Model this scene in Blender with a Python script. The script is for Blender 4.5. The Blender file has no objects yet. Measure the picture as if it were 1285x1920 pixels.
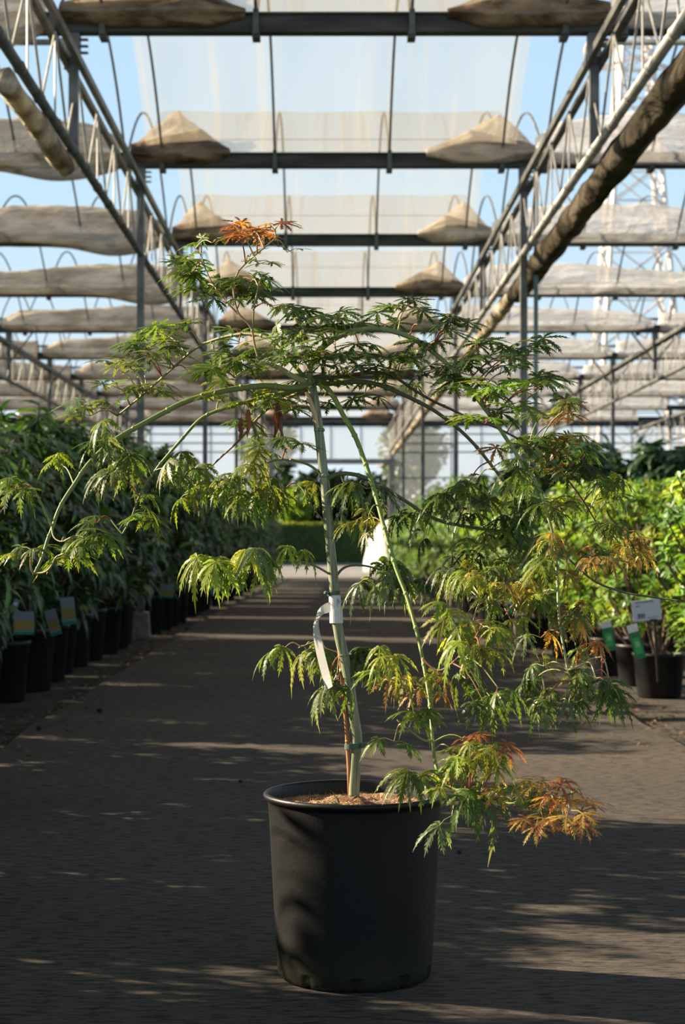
import bpy, math, random
from mathutils import Vector, Matrix, noise
R = random.Random(7)
S = bpy.context.scene
COL = S.collection
PI = math.pi
# ------------------------------------------------------------------ camera, sky, sun, exposure
F, CX, CY, HC = 3300.0, 614.0, 1015.0, 0.98      # focal length in px, vanishing point, eye height
cd = bpy.data.cameras.new('camera'); cam = bpy.data.objects.new('camera', cd); COL.objects.link(cam)
cam.location = (0, 0, HC); cam.rotation_euler = (PI/2, 0, 0)
cd.sensor_fit = 'VERTICAL'; cd.sensor_height = 36; cd.sensor_width = 24
cd.lens = F/1920*36
cd.shift_x = (642.5-CX)/1920; cd.shift_y = (CY-960)/1920
cd.clip_end = 1000
cd.dof.use_dof = True; cd.dof.focus_distance = 3.95; cd.dof.aperture_fstop = 7.0
S.camera = cam
S.view_settings.view_transform = 'Standard'; S.view_settings.look = 'None'
S.view_settings.gamma = 1; S.view_settings.use_curve_mapping = False
S.view_settings.exposure = 0.0
S.cycles.transparent_max_bounces = 40
S.cycles.max_bounces = 10

w = bpy.data.worlds.new('sky'); S.world = w; w.use_nodes = True
nt = w.node_tree; nt.nodes.clear()
wo = nt.nodes.new('ShaderNodeOutputWorld'); bg = nt.nodes.new('ShaderNodeBackground')
tc = nt.nodes.new('ShaderNodeTexCoord'); sx = nt.nodes.new('ShaderNodeSeparateXYZ'); cr = nt.nodes.new('ShaderNodeValToRGB')
nt.links.new(tc.outputs['Generated'], sx.inputs[0]); nt.links.new(sx.outputs['Z'], cr.inputs[0])
nt.links.new(cr.outputs[0], bg.inputs[0]); nt.links.new(bg.outputs[0], wo.inputs[0])
el = cr.color_ramp.elements
el[0].position = 0.0; el[0].color = (.86, .93, .98, 1)
el[1].position = 0.9; el[1].color = (.17, .185, .21, 1)
for p, c in ((.09, (.72, .88, 1.0, 1)), (.2, (.58, .82, 1.0, 1)), (.33, (.50, .74, .98, 1)), (.55, (.20, .235, .29, 1))):
    e = el.new(p); e.color = c
bg.inputs[1].default_value = 1.0
SUN_AZ, SUN_EL = math.radians(18), math.radians(24.5)   # sun to the left, a little beyond the plant
sd = bpy.data.lights.new('sun', 'SUN'); sun = bpy.data.objects.new('sun', sd); COL.objects.link(sun)
to_sun = Vector((-math.cos(SUN_AZ)*math.cos(SUN_EL), math.sin(SUN_AZ)*math.cos(SUN_EL), math.sin(SUN_EL)))
sun.rotation_euler = to_sun.to_track_quat('Z', 'Y').to_euler()
sun.location = (-30, 10, 20)
sd.energy = 16.0; sd.color = (1, .83, .60); sd.angle = math.radians(.53)

# ------------------------------------------------------------------ helpers
def P(px, py, d):                                   # photo pixel at depth d -> point in the place
    return Vector(((px-CX)/F*d, d, HC+(CY-py)/F*d))
def gz(y):                                          # the path falls away a little towards the far door
    if y < 20: return 0.0
    if y < 58.5: return -.0063*(y-20)
    if y < 72: return -.2425*(1-(y-58.5)/13.5)
    return 0.0
NUM = ('zeroth first second third fourth fifth sixth seventh eighth ninth tenth eleventh twelfth thirteenth fourteenth fifteenth '
       'sixteenth seventeenth eighteenth nineteenth twentieth').split()
TENS = {2: 'twenty', 3: 'thirty', 4: 'forty', 5: 'fifty', 6: 'sixty'}
def nth(n):
    if n <= 20: return NUM[n]
    t, u = divmod(n, 10)
    return {3: 'thirtieth', 4: 'fortieth', 5: 'fiftieth', 6: 'sixtieth'}[t] if u == 0 else TENS[t]+'-'+NUM[u]

class MB:
    def __init__(s): s.v = []; s.f = []; s.c = []; s.m = []
    def add(s, vs, fs, col=(1, 1, 1), mat=0):
        b = len(s.v); s.v.extend([tuple(x) for x in vs])
        s.f.extend([tuple(i+b for i in f) for f in fs]); s.m.extend([mat]*len(fs))
        if col and isinstance(col[0], (tuple, list)): s.c.extend(col)
        else: s.c.extend([col]*len(vs))
    def box(s, x0, y0, z0, x1, y1, z1, col=(1, 1, 1), mat=0):
        vs = [(x, y, z) for x in (x0, x1) for y in (y0, y1) for z in (z0, z1)]
        s.add(vs, [(0, 1, 3, 2), (4, 6, 7, 5), (0, 4, 5, 1), (2, 3, 7, 6), (0, 2, 6, 4), (1, 5, 7, 3)], col, mat)
    def tube(s, pts, rad, n=6, col=(1, 1, 1), mat=0, cap=True, sq=1.0):
        pts = [Vector(p) for p in pts]
        if not hasattr(rad, '__len__'): rad = [rad]*len(pts)
        t0 = (pts[1]-pts[0]).normalized()
        u = t0.orthogonal().normalized(); vs = []
        for i, p in enumerate(pts):
            a = pts[max(0, i-1)]; b = pts[min(len(pts)-1, i+1)]
            t = (b-a).normalized() if (b-a).length > 1e-9 else t0
            u = (u-t*u.dot(t)).normalized(); wv = t.cross(u)
            for k in range(n):
                an = 2*PI*k/n
                vs.append(p+(u*math.cos(an)+wv*math.sin(an)*sq)*rad[i])
        fs = []
        for i in range(len(pts)-1):
            for k in range(n):
                fs.append((i*n+k, i*n+(k+1) % n, (i+1)*n+(k+1) % n, (i+1)*n+k))
        if cap:
            fs.append(tuple(range(n-1, -1, -1))); e = (len(pts)-1)*n; fs.append(tuple(range(e, e+n)))
        s.add(vs, fs, col, mat)
    def bar(s, a, b, wx, wz, col=(1, 1, 1), mat=0):  # square bar between two points
        s.tube([a, b], [wx*.7071]*2, 4, col, mat)
    def lathe(s, prof, n=48, c=(0, 0, 0), col=(1, 1, 1), mat=0, wob=0):
        vs = []
        for r, z in prof:
            for k in range(n):
                a = 2*PI*k/n; vs.append((c[0]+r*math.cos(a), c[1]+r*math.sin(a), c[2]+z))
        fs = []
        for i in range(len(prof)-1):
            for k in range(n):
                fs.append((i*n+k, i*n+(k+1) % n, (i+1)*n+(k+1) % n, (i+1)*n+k))
        s.add(vs, fs, col, mat)
    def build(s, name, mat, parent=None, smooth=False):
        me = bpy.data.meshes.new(name); me.from_pydata(s.v, [], s.f)
        for x in (mat if isinstance(mat, (list, tuple)) else [mat]): me.materials.append(x)
        if any(s.m): me.polygons.foreach_set('material_index', s.m)
        ca = me.color_attributes.new('Col', 'FLOAT_COLOR', 'POINT')
        flat = []
        for c in s.c: flat.extend((c[0], c[1], c[2], 1.0))
        ca.data.foreach_set('color', flat)
        if smooth: me.polygons.foreach_set('use_smooth', [True]*len(me.polygons))
        me.update()
        o = bpy.data.objects.new(name, me); COL.objects.link(o)
        if parent: o.parent = parent
        return o
def tag(o, label=None, cat=None, group=None, kind=None):
    if label: o['label'] = label
    if cat: o['category'] = cat
    if group: o['group'] = group
    if kind: o['kind'] = kind
    return o
def empty(name, loc, label, cat, group=None, rz=0):
    o = bpy.data.objects.new(name, None); COL.objects.link(o); o.location = loc; o.rotation_euler = (0, 0, rz)
    o.empty_display_size = .1
    return tag(o, label, cat, group)
KIDS = {}
def copy_tree(o, parent=None):
    c = o.copy(); COL.objects.link(c)
    if parent: c.parent = parent
    for ch in list(o.children): copy_tree(ch, c)
    return c

# ------------------------------------------------------------------ materials
def nodes(name):
    m = bpy.data.materials.new(name); m.use_nodes = True; t = m.node_tree; t.nodes.clear()
    return m, t, lambda k: t.nodes.new('ShaderNode'+k), t.links.new
def noisy(name, c1, c2, scale=8, rough=.6, metal=0, bump=0, stretch=None, spec=.5, detail=4, lo=.35, hi=.65, bscale=None, rnd=0):
    m, t, N, L = nodes(name)
    out = N('OutputMaterial'); b = N('BsdfPrincipled'); L(b.outputs[0], out.inputs[0])
    co = N('TexCoord'); mp = N('Mapping'); L(co.outputs['Object'], mp.inputs[0])
    if stretch: mp.inputs['Scale'].default_value = stretch
    nz = N('TexNoise'); nz.inputs['Scale'].default_value = scale; nz.inputs['Detail'].default_value = detail
    L(mp.outputs[0], nz.inputs['Vector'])
    r = N('ValToRGB'); e = r.color_ramp.elements
    e[0].position = lo; e[0].color = (*c1, 1); e[1].position = hi; e[1].color = (*c2, 1)
    L(nz.outputs['Fac'], r.inputs[0])
    src = r.outputs[0]
    if rnd:
        oi = N('ObjectInfo'); mr = N('MapRange'); mr.inputs['To Min'].default_value = 1-rnd; mr.inputs['To Max'].default_value = 1+rnd
        L(oi.outputs['Random'], mr.inputs[0]); hs = N('HueSaturation'); L(mr.outputs[0], hs.inputs['Value']); L(src, hs.inputs['Color']); src = hs.outputs[0]
    L(src, b.inputs['Base Color'])
    b.inputs['Roughness'].default_value = rough; b.inputs['Metallic'].default_value = metal
    b.inputs['Specular IOR Level'].default_value = spec
    if bump:
        n2 = N('TexNoise'); n2.inputs['Scale'].default_value = bscale or scale*3; n2.inputs['Detail'].default_value = 6
        L(mp.outputs[0], n2.inputs['Vector'])
        bp = N('Bump'); bp.inputs['Strength'].default_value = bump; bp.inputs['Distance'].default_value = .01
        L(n2.outputs['Fac'], bp.inputs['Height']); L(bp.outputs[0], b.inputs['Normal'])
    return m
def leafmat(name, trans=.35, rough=.45, spec=.4, tint=(1.25, 1.15, .45), rnd=.12):
    m, t, N, L = nodes(name)
    out = N('OutputMaterial'); at = N('Attribute'); at.attribute_name = 'Col'
    oi = N('ObjectInfo'); mr = N('MapRange'); mr.inputs['To Min'].default_value = 1-rnd; mr.inputs['To Max'].default_value = 1+rnd
    L(oi.outputs['Random'], mr.inputs[0])
    hs = N('HueSaturation'); L(mr.outputs[0], hs.inputs['Value']); L(at.outputs['Color'], hs.inputs['Color'])
    b = N('BsdfPrincipled'); b.inputs['Roughness'].default_value = rough; b.inputs['Specular IOR Level'].default_value = spec
    L(hs.outputs[0], b.inputs['Base Color'])
    tr = N('BsdfTranslucent'); mx = N('Mix'); mx.data_type = 'RGBA'; mx.blend_type = 'MULTIPLY'; mx.inputs[0].default_value = 1
    mx.clamp_result = False
    L(hs.outputs[0], mx.inputs[6]); mx.inputs[7].default_value = (*[x*1.6 for x in tint], 1); L(mx.outputs[2], tr.inputs[0])
    ms = N('MixShader'); ms.inputs[0].default_value = trans
    L(b.outputs[0], ms.inputs[1]); L(tr.outputs[0], ms.inputs[2]); L(ms.outputs[0], out.inputs[0])
    return m
def attrmat(name, rough=.6, spec=.3):
    m, t, N, L = nodes(name)
    out = N('OutputMaterial'); at = N('Attribute'); at.attribute_name = 'Col'
    b = N('BsdfPrincipled'); b.inputs['Roughness'].default_value = rough; b.inputs['Specular IOR Level'].default_value = spec
    L(at.outputs['Color'], b.inputs['Base Color']); L(b.outputs[0], out.inputs[0]); return m
def film(name, clear, c1, c2, scale, stretch=(1, 1, 1), trans=.6, gloss=.08, streak=0):
    m, t, N, L = nodes(name)
    out = N('OutputMaterial'); co = N('TexCoord'); mp = N('Mapping'); mp.inputs['Scale'].default_value = stretch
    L(co.outputs['Object'], mp.inputs[0])
    nz = N('TexNoise'); nz.inputs['Scale'].default_value = scale; nz.inputs['Detail'].default_value = 5; L(mp.outputs[0], nz.inputs['Vector'])
    r = N('ValToRGB'); e = r.color_ramp.elements; e[0].position = .35; e[0].color = (*c1, 1); e[1].position = .62; e[1].color = (*c2, 1)
    L(nz.outputs['Fac'], r.inputs[0])
    df = N('BsdfDiffuse'); tl = N('BsdfTranslucent'); L(r.outputs[0], df.inputs[0]); L(r.outputs[0], tl.inputs[0])
    m1 = N('MixShader'); m1.inputs[0].default_value = trans; L(df.outputs[0], m1.inputs[1]); L(tl.outputs[0], m1.inputs[2])
    if clear < .6:
        n3 = N('TexNoise'); n3.inputs['Scale'].default_value = 2.6; n3.inputs['Detail'].default_value = 5; n3.inputs['Distortion'].default_value = 1.2; L(mp.outputs[0], n3.inputs['Vector'])
        bp = N('Bump'); bp.inputs['Strength'].default_value = 1; bp.inputs['Distance'].default_value = .12; L(n3.outputs['Fac'], bp.inputs['Height'])
        L(bp.outputs[0], df.inputs['Normal']); L(bp.outputs[0], tl.inputs['Normal'])
    gl = N('BsdfGlossy'); gl.inputs['Roughness'].default_value = .25; m2 = N('MixShader'); m2.inputs[0].default_value = gloss
    L(m1.outputs[0], m2.inputs[1]); L(gl.outputs[0], m2.inputs[2])
    tp = N('BsdfTransparent'); m3 = N('MixShader'); m3.inputs[0].default_value = 1-clear
    if streak:
        mp2 = N('Mapping'); mp2.inputs['Scale'].default_value = (5, .12, .12); L(co.outputs['Object'], mp2.inputs[0])
        n2 = N('TexNoise'); n2.inputs['Scale'].default_value = 1.6; n2.inputs['Detail'].default_value = 3; L(mp2.outputs[0], n2.inputs['Vector'])
        q = N('MapRange'); q.inputs['From Min'].default_value = .56; q.inputs['From Max'].default_value = .72; q.inputs['To Min'].default_value = 1-clear; q.inputs['To Max'].default_value = 1-clear+streak
        L(n2.outputs['Fac'], q.inputs[0]); L(q.outputs[0], m3.inputs[0])
    L(tp.outputs[0], m3.inputs[1]); L(m2.outputs[0], m3.inputs[2]); L(m3.outputs[0], out.inputs[0])
    return m
M = {}
M['steel'] = noisy('galvanised steel', (.075, .08, .076), (.165, .165, .155), 6, .55, .35, rnd=.1)
M['steel_light'] = noisy('pale galvanised tube', (.26, .25, .23), (.44, .43, .39), 5, .5, .2)
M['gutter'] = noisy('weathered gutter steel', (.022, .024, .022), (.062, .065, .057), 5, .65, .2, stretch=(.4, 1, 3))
M['rod'] = noisy('hoop rod steel', (.045, .055, .055), (.10, .11, .11), 5, .55, .3)
M['pipe'] = noisy('grey irrigation pipe', (.13, .16, .17), (.22, .26, .27), 4, .45)
M['pipe_dirty'] = noisy('dirty elbow plastic', (.28, .25, .2), (.5, .46, .4), 20, .6)
M['black'] = noisy('black plastic', (.008, .009, .01), (.014, .015, .017), 12, .45, spec=.4)
M['greenpost'] = noisy('green grey downpipe', (.10, .17, .17), (.16, .24, .23), 4, .5)
M['concrete'] = noisy('concrete block', (.13, .12, .10), (.24, .22, .19), 14, .9, bump=.3)
M['film'] = film('clear roof film', .74, (.50, .44, .33), (.60, .54, .43), .8, (2.5, .35, 1), .72, .03, .2)
M['film_side'] = film('gathered grey film', .36, (.78, .75, .72), (.95, .93, .92), 2.5, (.6, 2, 2), .68, .06)
M['film_brown'] = film('gathered dusty film', .16, (.36, .29, .21), (.74, .68, .59), 3, (.6, 2, 2), .45, .08)
M['film_dirt_shade'] = film('gathered brown film', .03, (.075, .045, .025), (.42, .31, .19), 3.2, (1, 1, 2.2), .4, .05)  # brown of the dirt, deepened with shade painted into the colour
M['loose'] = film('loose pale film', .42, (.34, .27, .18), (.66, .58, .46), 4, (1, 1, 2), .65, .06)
M['screen_shaded'] = film('rolled shade-toned screen', .0, (.018, .015, .011), (.10, .085, .06), 3, (1, .6, 1), .06, .03)  # cream roll's shaded underside painted over the whole roll
M['screen'] = film('rolled cream screen', .0, (.16, .12, .085), (.74, .66, .5), 4, (1, .6, 1), .25, .04)
M['glass'] = film('dusty glass', .80, (.7, .75, .75), (.85, .88, .88), .5, (1, 1, 1), .6, .25)

# ------------------------------------------------------------------ the ground
def concrete_path():
    m, t, N, L = nodes('brushed concrete path')
    out = N('OutputMaterial'); b = N('BsdfPrincipled'); L(b.outputs[0], out.inputs[0]); b.inputs['Roughness'].default_value = .85
    b.inputs['Specular IOR Level'].default_value = .25
    co = N('TexCoord'); mp = N('Mapping'); L(co.outputs['Object'], mp.inputs[0]); mp.inputs['Scale'].default_value = (2.6, 10, 1)
    n1 = N('TexNoise'); n1.inputs['Scale'].default_value = 6; n1.inputs['Detail'].default_value = 8; n1.inputs['Roughness'].default_value = .7
    L(mp.outputs[0], n1.inputs['Vector'])
    n2 = N('TexNoise'); n2.inputs['Scale'].default_value = .7; n2.inputs['Detail'].default_value = 5; L(co.outputs['Object'], n2.inputs['Vector'])
    n3 = N('TexNoise'); n3.inputs['Scale'].default_value = 240; n3.inputs['Detail'].default_value = 2; L(co.outputs['Object'], n3.inputs['Vector'])
    r1 = N('ValToRGB'); e = r1.color_ramp.elements
    e[0].position = .38; e[0].color = (.024, .019, .016, 1); e[1].position = .53; e[1].color = (.128, .110, .094, 1)
    L(n1.outputs['Fac'], r1.inputs[0])
    r2 = N('ValToRGB'); e = r2.color_ramp.elements
    e[0].position = .3; e[0].color = (.8, .8, .82, 1); e[1].position = .7; e[1].color = (1.15, 1.12, 1.08, 1); L(n2.outputs['Fac'], r2.inputs[0])
    mx = N('Mix'); mx.data_type = 'RGBA'; mx.blend_type = 'MULTIPLY'; mx.inputs[0].default_value = 1
    L(r1.outputs[0], mx.inputs[6]); L(r2.outputs[0], mx.inputs[7])
    r3 = N('ValToRGB'); e = r3.color_ramp.elements
    e[0].position = .69; e[0].color = (0, 0, 0, 1); e[1].position = .74; e[1].color = (1, 1, 1, 1); L(n3.outputs['Fac'], r3.inputs[0])
    m2 = N('Mix'); m2.data_type = 'RGBA'; L(r3.outputs[0], m2.inputs[0]); L(mx.outputs[2], m2.inputs[6]); m2.inputs[7].default_value = (.3, .28, .26, 1)
    L(m2.outputs[2], b.inputs['Base Color'])
    bp = N('Bump'); bp.inputs['Strength'].default_value = 1; bp.inputs['Distance'].default_value = .02
    L(n1.outputs['Fac'], bp.inputs['Height']); L(bp.outputs[0], b.inputs['Normal'])
    return m
M['path'] = concrete_path()
M['soil'] = noisy('dark bed soil', (.016, .012, .009), (.06, .042, .03), 9, .95, bump=.8, bscale=30)
M['outside'] = noisy('outside paving', (.16, .155, .16), (.24, .23, .235), 2, .9)
PX0, PX1 = -1.56, 1.72
def strip(name, xs0, xs1, ys, mat, dz=0.0, rag0=0, rag1=0, seed=0):
    m = MB(); n = 0
    for y in ys:
        a = xs0 + (noise.noise(Vector((seed, y*.9, 0)))*rag0 if rag0 else 0)
        b = xs1 + (noise.noise(Vector((seed+5, y*.9, 0)))*rag1 if rag1 else 0)
        m.v += [(a, y, gz(y)+dz), (b, y, gz(y)+dz)]; m.c += [(1, 1, 1)]*2
    for i in range(len(ys)-1): m.f.append((2*i, 2*i+1, 2*i+3, 2*i+2)); m.m.append(0)
    return tag(m.build(name, mat), kind='structure')
ysA = [1.0 + .5*i for i in range(0, 116)]
o = strip('ground', -60, 60, [-4, 1, 10, 20, 30, 40, 50, 58.5, 62, 66, 72, 90, 400], M['soil'], -.035)
o['label'] = 'dark soil ground under the pot rows and beyond'
o = strip('floor', PX0, PX1, [-3]+ysA+[58.9], M['path'], 0, .08, .1)
o['label'] = 'grey brushed concrete path running between the pot rows'
o = strip('floor_outside', -7, 8, [58.9, 62, 66, 72, 79.2], M['outside'], .004); o['label'] = 'pale paving outside the far doorway'

# ------------------------------------------------------------------ greenhouse: gutters, posts, trusses, hoops
D, D0 = 4.8, 13.39
def GY(n): return D0 + D*n
GB = HC+3.86                         # gutter underside
GT = GB+.14                          # gutter top
TX = {'L': -1.93, 'R': 2.03, 'LL': -5.9, 'RR': 6.07, 'LLL': -9.9, 'RRR': 10.1}
TNAME = {'L': 'along the left path edge', 'R': 'along the right path edge', 'LL': 'second to the left of the path',
         'RR': 'second to the right of the path', 'LLL': 'third to the left of the path', 'RRR': 'third to the right of the path'}
RODX = [-1.70, -.54, .64, 1.80]
SIDE = {'R': [2.25, 3.34, 4.55, 5.75], 'L': [-2.08, -3.2, -4.4, -5.6], 'RR': [6.3, 7.4, 8.6, 9.8], 'LL': [-6.1, -7.2, -8.4, -9.6]}
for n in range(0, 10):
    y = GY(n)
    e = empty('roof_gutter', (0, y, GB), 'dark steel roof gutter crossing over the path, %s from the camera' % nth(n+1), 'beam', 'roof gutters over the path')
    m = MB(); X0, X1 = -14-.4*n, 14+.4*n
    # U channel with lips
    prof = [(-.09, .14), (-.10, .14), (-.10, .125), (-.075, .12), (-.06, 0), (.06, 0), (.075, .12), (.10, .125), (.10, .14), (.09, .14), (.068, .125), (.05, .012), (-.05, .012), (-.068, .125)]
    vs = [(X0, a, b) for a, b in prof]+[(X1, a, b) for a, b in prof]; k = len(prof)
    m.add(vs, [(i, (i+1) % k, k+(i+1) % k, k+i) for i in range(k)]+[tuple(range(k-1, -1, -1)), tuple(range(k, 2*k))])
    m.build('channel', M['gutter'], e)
    if n < 5:
        for x in RODX+SIDE['R'][:3 if n < 2 else 4]+SIDE['L'][:3 if n < 2 else 4]:
            if abs(CX+x*F/y-642) > 690: continue
            b = MB(); b.box(x-.03, -.075, -.045, x+.03, .075, .0); b.box(x-.022, -.112, -.03, x+.022, -.098, .16)
            b.build('bracket', M['rod'], e)
def rod_pts(x, n, k=18):
    a, b = GY(n)+.1, GY(n+1)-.1; out = []
    for i in range(k+1):
        u = -1+2*i/k; out.append((x, (a+b)/2+u*(b-a)/2, GT+.93*(1-u*u)))
    return out
for n in range(-1, 9):
    xs = list(RODX)+SIDE['R']+SIDE['L']+(SIDE['RR']+SIDE['LL'] if n >= 3 else [])
    for x in sorted(xs):
        if abs(CX+x*F/GY(n+1)-642) > 700: continue
        m = MB(); m.tube(rod_pts(x, n), .0135, 5)
        side = 'centre bay' if abs(x) < 1.9 else ('right bay' if x > 0 else 'left bay') if abs(x) < 6 else ('second right bay' if x > 0 else 'second left bay')
        grp = [q for q in ([RODX] + list(SIDE.values())) if x in q][0]
        i = sorted(grp, key=abs).index(x)+1 if grp is not RODX else grp.index(x)+1
        o = m.build('roof_hoop', M['rod'])
        where = ('%s from left' if grp is RODX else '%s from path') % nth(i)
        tag(o, 'thin steel roof hoop, %s in %s, span %s from camera' % (where, side, nth(n+2)), 'roof hoop', 'roof hoops')
for n in range(-1, 9):               # thin ridge wire under each span
    y = (GY(n)+GY(n+1))/2
    m = MB(); m.tube([(-1.9, y, HC+4.70), (2.0, y, HC+4.70)], .005, 4)
    tag(m.build('ridge_wire', M['rod']), 'thin taut wire under the ridge of the film span, %s from camera' % nth(n+2), 'wire', 'ridge wires')

def chord_h(top): return HC+(3.64 if top else 2.97)
for key, x in TX.items():
    y0, y1 = (5.0 if len(key) == 1 else 14.0 if len(key) == 2 else 30), 58.3
    e = empty('lattice_truss', (x, y0, chord_h(0)), 'long galvanised lattice truss running into the distance, %s' % TNAME[key], 'truss', 'roof trusses')
    Ln = y1-y0
    for sgn in (-1, 1):
        m = MB(); m.box(sgn*.05-.022, 0, .64, sgn*.05+.022, Ln, .70); m.build('top_chord', M['steel'], e)
    m = MB(); m.tube([(0, 0, 0), (0, Ln, 0)], .036, 10)
    k = 0
    while k*.75 < Ln and k*.75+y0 < 30: m.tube([(0, k*.75, 0), (0, k*.75+.05, 0)], .043, 10); k += 1
    m.build('bottom_chord', M['steel_light'] if key == 'R' else M['steel'], e, True)
    m = MB(); k = 0; st = 1.15
    while (k+1)*st < Ln:
        a, b = k*st, (k+1)*st
        m.tube([(0, a, .03), (0, (a+b)/2, .64)], .010, 5); m.tube([(0, (a+b)/2, .64), (0, b, .03)], .010, 5); m.tube([(0, (a+b)/2, 0), (0, (a+b)/2, .64)], .008, 5); k += 1
    m.build('web', M['steel_light'], e)
    for n in range(0, 10):
        yy = GY(n)-y0
        if yy < 0: continue
        m = MB()
        m.box(-.05, yy-.05, .70, .05, yy+.05, GB-chord_h(0)-.001)
        if n % 2 == 0: m.box(-.035, yy-.035, .02, .035, yy+.035, GB-chord_h(0))
        for sg in ((-1, 1) if len(key) > 1 else ()): m.tube([(sg*.02, yy+sg*.02, .35), (sg*.45, yy+sg*.01, GB-chord_h(0)+.02)], .018, 6)
        for q in range(3): m.box(.03, yy-.02, .74+q*.05, .11, yy+.02, .752+q*.05)
        m.build('hanger', M['steel'], e)
for key, x in TX.items():
    for n in (1, 3, 5, 7):
        if abs(CX+x*F/GY(n)-642) > 680: continue
        y = GY(n); z = gz(y)
        e = empty('roof_post', (x, y, z), 'steel roof post under the truss %s, %s from camera' % (TNAME[key], nth((n+1)//2)), 'post', 'roof posts')
        m = MB(); m.box(-.036, -.036, .1, .036, .036, GB-z-.001); m.build('shaft', M['steel'], e)
        m = MB(); m.add([(-.1, -.1, 0), (.1, -.1, 0), (.1, .1, 0), (-.1, .1, 0), (-.08, -.08, .25), (.08, -.08, .25), (.08, .08, .25), (-.08, .08, .25)],
                        [(3, 2, 1, 0), (4, 5, 6, 7), (0, 1, 5, 4), (1, 2, 6, 5), (2, 3, 7, 6), (3, 0, 4, 7)]); m.build('footing', M['concrete'], e)
m = MB(); y = GY(1); m.tube([(2.155, y-.02, 0), (2.155, y-.02, GB+.02)], .024, 10)
tag(m.build('downpipe', M['greenpost'], None, True), 'blue-green rainwater downpipe beside the nearest right-hand roof post', 'pipe')

# spray pipes under the roof, both sides of the centre bay
for n in range(0, 9):
    y = GY(n)+2.02; z = HC+4.37
    for sgn, sd_ in ((1, 'right'), (-1, 'left')):
        if n == 8 and sgn < 0: pass
        x0 = 2.28*sgn; x1 = (9.7+.5*n)*sgn
        e = empty('spray_pipe', (x0, y, z), 'grey irrigation pipe with drooping elbow crossing the %s bay, %s from camera' % (sd_, nth(n+1)), 'pipe', 'irrigation pipes under the roof')
        m = MB(); m.tube([(.06*sgn, 0, 0), (x1-x0, 0, 0)], .028, 8); m.build('pipe', M['pipe'], e, True)
        m = MB(); m.tube([(.12*sgn, 0, 0), (.05*sgn, 0, 0), (.015*sgn, 0, -.02), (0, 0, -.06), (0, 0, -.14), (.005*sgn, 0, -.15), (.01*sgn, 0, -.24)], [.037, .038, .038, .038, .035, .026, .022], 10)
        m.build('elbow', M['pipe_dirty'], e, True)
        if n < 5:
            for q in range(1, 4):
                b = MB(); xx = q*1.15*sgn-.25*sgn
                if abs(CX+(x0+xx)*F/y-642) > 660: continue
                b.lathe([(0, -.11), (.008, -.1), (.008, -.085), (.03, -.075), (.03, -.06), (.01, -.05), (.012, -.02), (.012, 0)], 8, (xx, 0, 0)); b.build('nozzle', M['black'], e)

# roof film over the centre bay
for n in range(-1, 9):
    m = MB(); a, b = GY(n)+.06, GY(n+1)-.06; nx, ny = 26, 20
    for j in range(ny+1):
        u = -1+2*j/ny
        for i in range(nx+1):
            x = -1.86+3.80*i/nx
            dz = .012*noise.noise(Vector((x*1.3, j*.25, n*3.1)))-.015*abs(math.sin((x+1.7)/1.16*PI))
            m.v.append((x, (a+b)/2+u*(b-a)/2, GT+.945*(1-u*u)+dz+.005)); m.c.append((1, 1, 1))
    for j in range(ny):
        for i in range(nx):
            p = j*(nx+1)+i; m.f.append((p, p+1, p+nx+2, p+nx+1)); m.m.append(0)
    o = m.build('roof_film', M['film'], None, True)
    tag(o, 'clear plastic film stretched over the centre roof span, %s from camera' % nth(n+2), 'roof film', 'centre roof films')

def bundle(name, x0, x1, y, zc, hh, dd, mat, seed, env, sag=None, nu=60, nv=36, low=.12, parent=None, lean=0, rough=1.0):
    """a heap of gathered film: folds run along it, the outline follows env(t) (t 0..1 along x)"""
    m = MB()
    for i in range(nu+1):
        t = i/nu; x = x0+(x1-x0)*t; k = max(.03, env(t))
        sg = sag(t) if sag else 0
        for j in range(nv):
            a = 2*PI*j/nv; ca, sa = math.cos(a), math.sin(a)
            f = 1+.20*noise.noise(Vector((ca*1.5+seed, sa*1.5, x*.55)))+.13*rough*noise.noise(Vector((ca*4+seed*2, sa*4, x*1.1*rough**2)))+.10*rough*(.5-abs(noise.noise(Vector((ca*7, sa*7+seed, x*2.2)))*2))
            h = hh*k*f*sa; d = dd*(.55+.45*min(1, k))*f*ca
            z = zc+h if h > 0 else zc+max(h*.6, -low*(.8+.2*f))-sg*max(0, -sa)
            if h > 0: d *= 1-.35*sa
            m.v.append((x, y+d+lean*max(0, h), z)); m.c.append((1, 1, 1))
    for i in range(nu):
        for j in range(nv):
            m.f.append((i*nv+j, i*nv+(j+1) % nv, (i+1)*nv+(j+1) % nv, (i+1)*nv+j)); m.m.append(0)
    m.f.append(tuple(range(nv-1, -1, -1))); m.f.append(tuple(range(nu*nv, nu*nv+nv))); m.m += [0, 0]
    return m.build(name, mat, parent, True)
def tri(p, a=.05, b=.25):                     # peaked outline: a at the inner tip, b at the outer end
    return lambda t: (a+(1-a)*(t/p)**1.2) if t < p else (b+(1-b)*((1-t)/(1-p))**.9)
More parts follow.
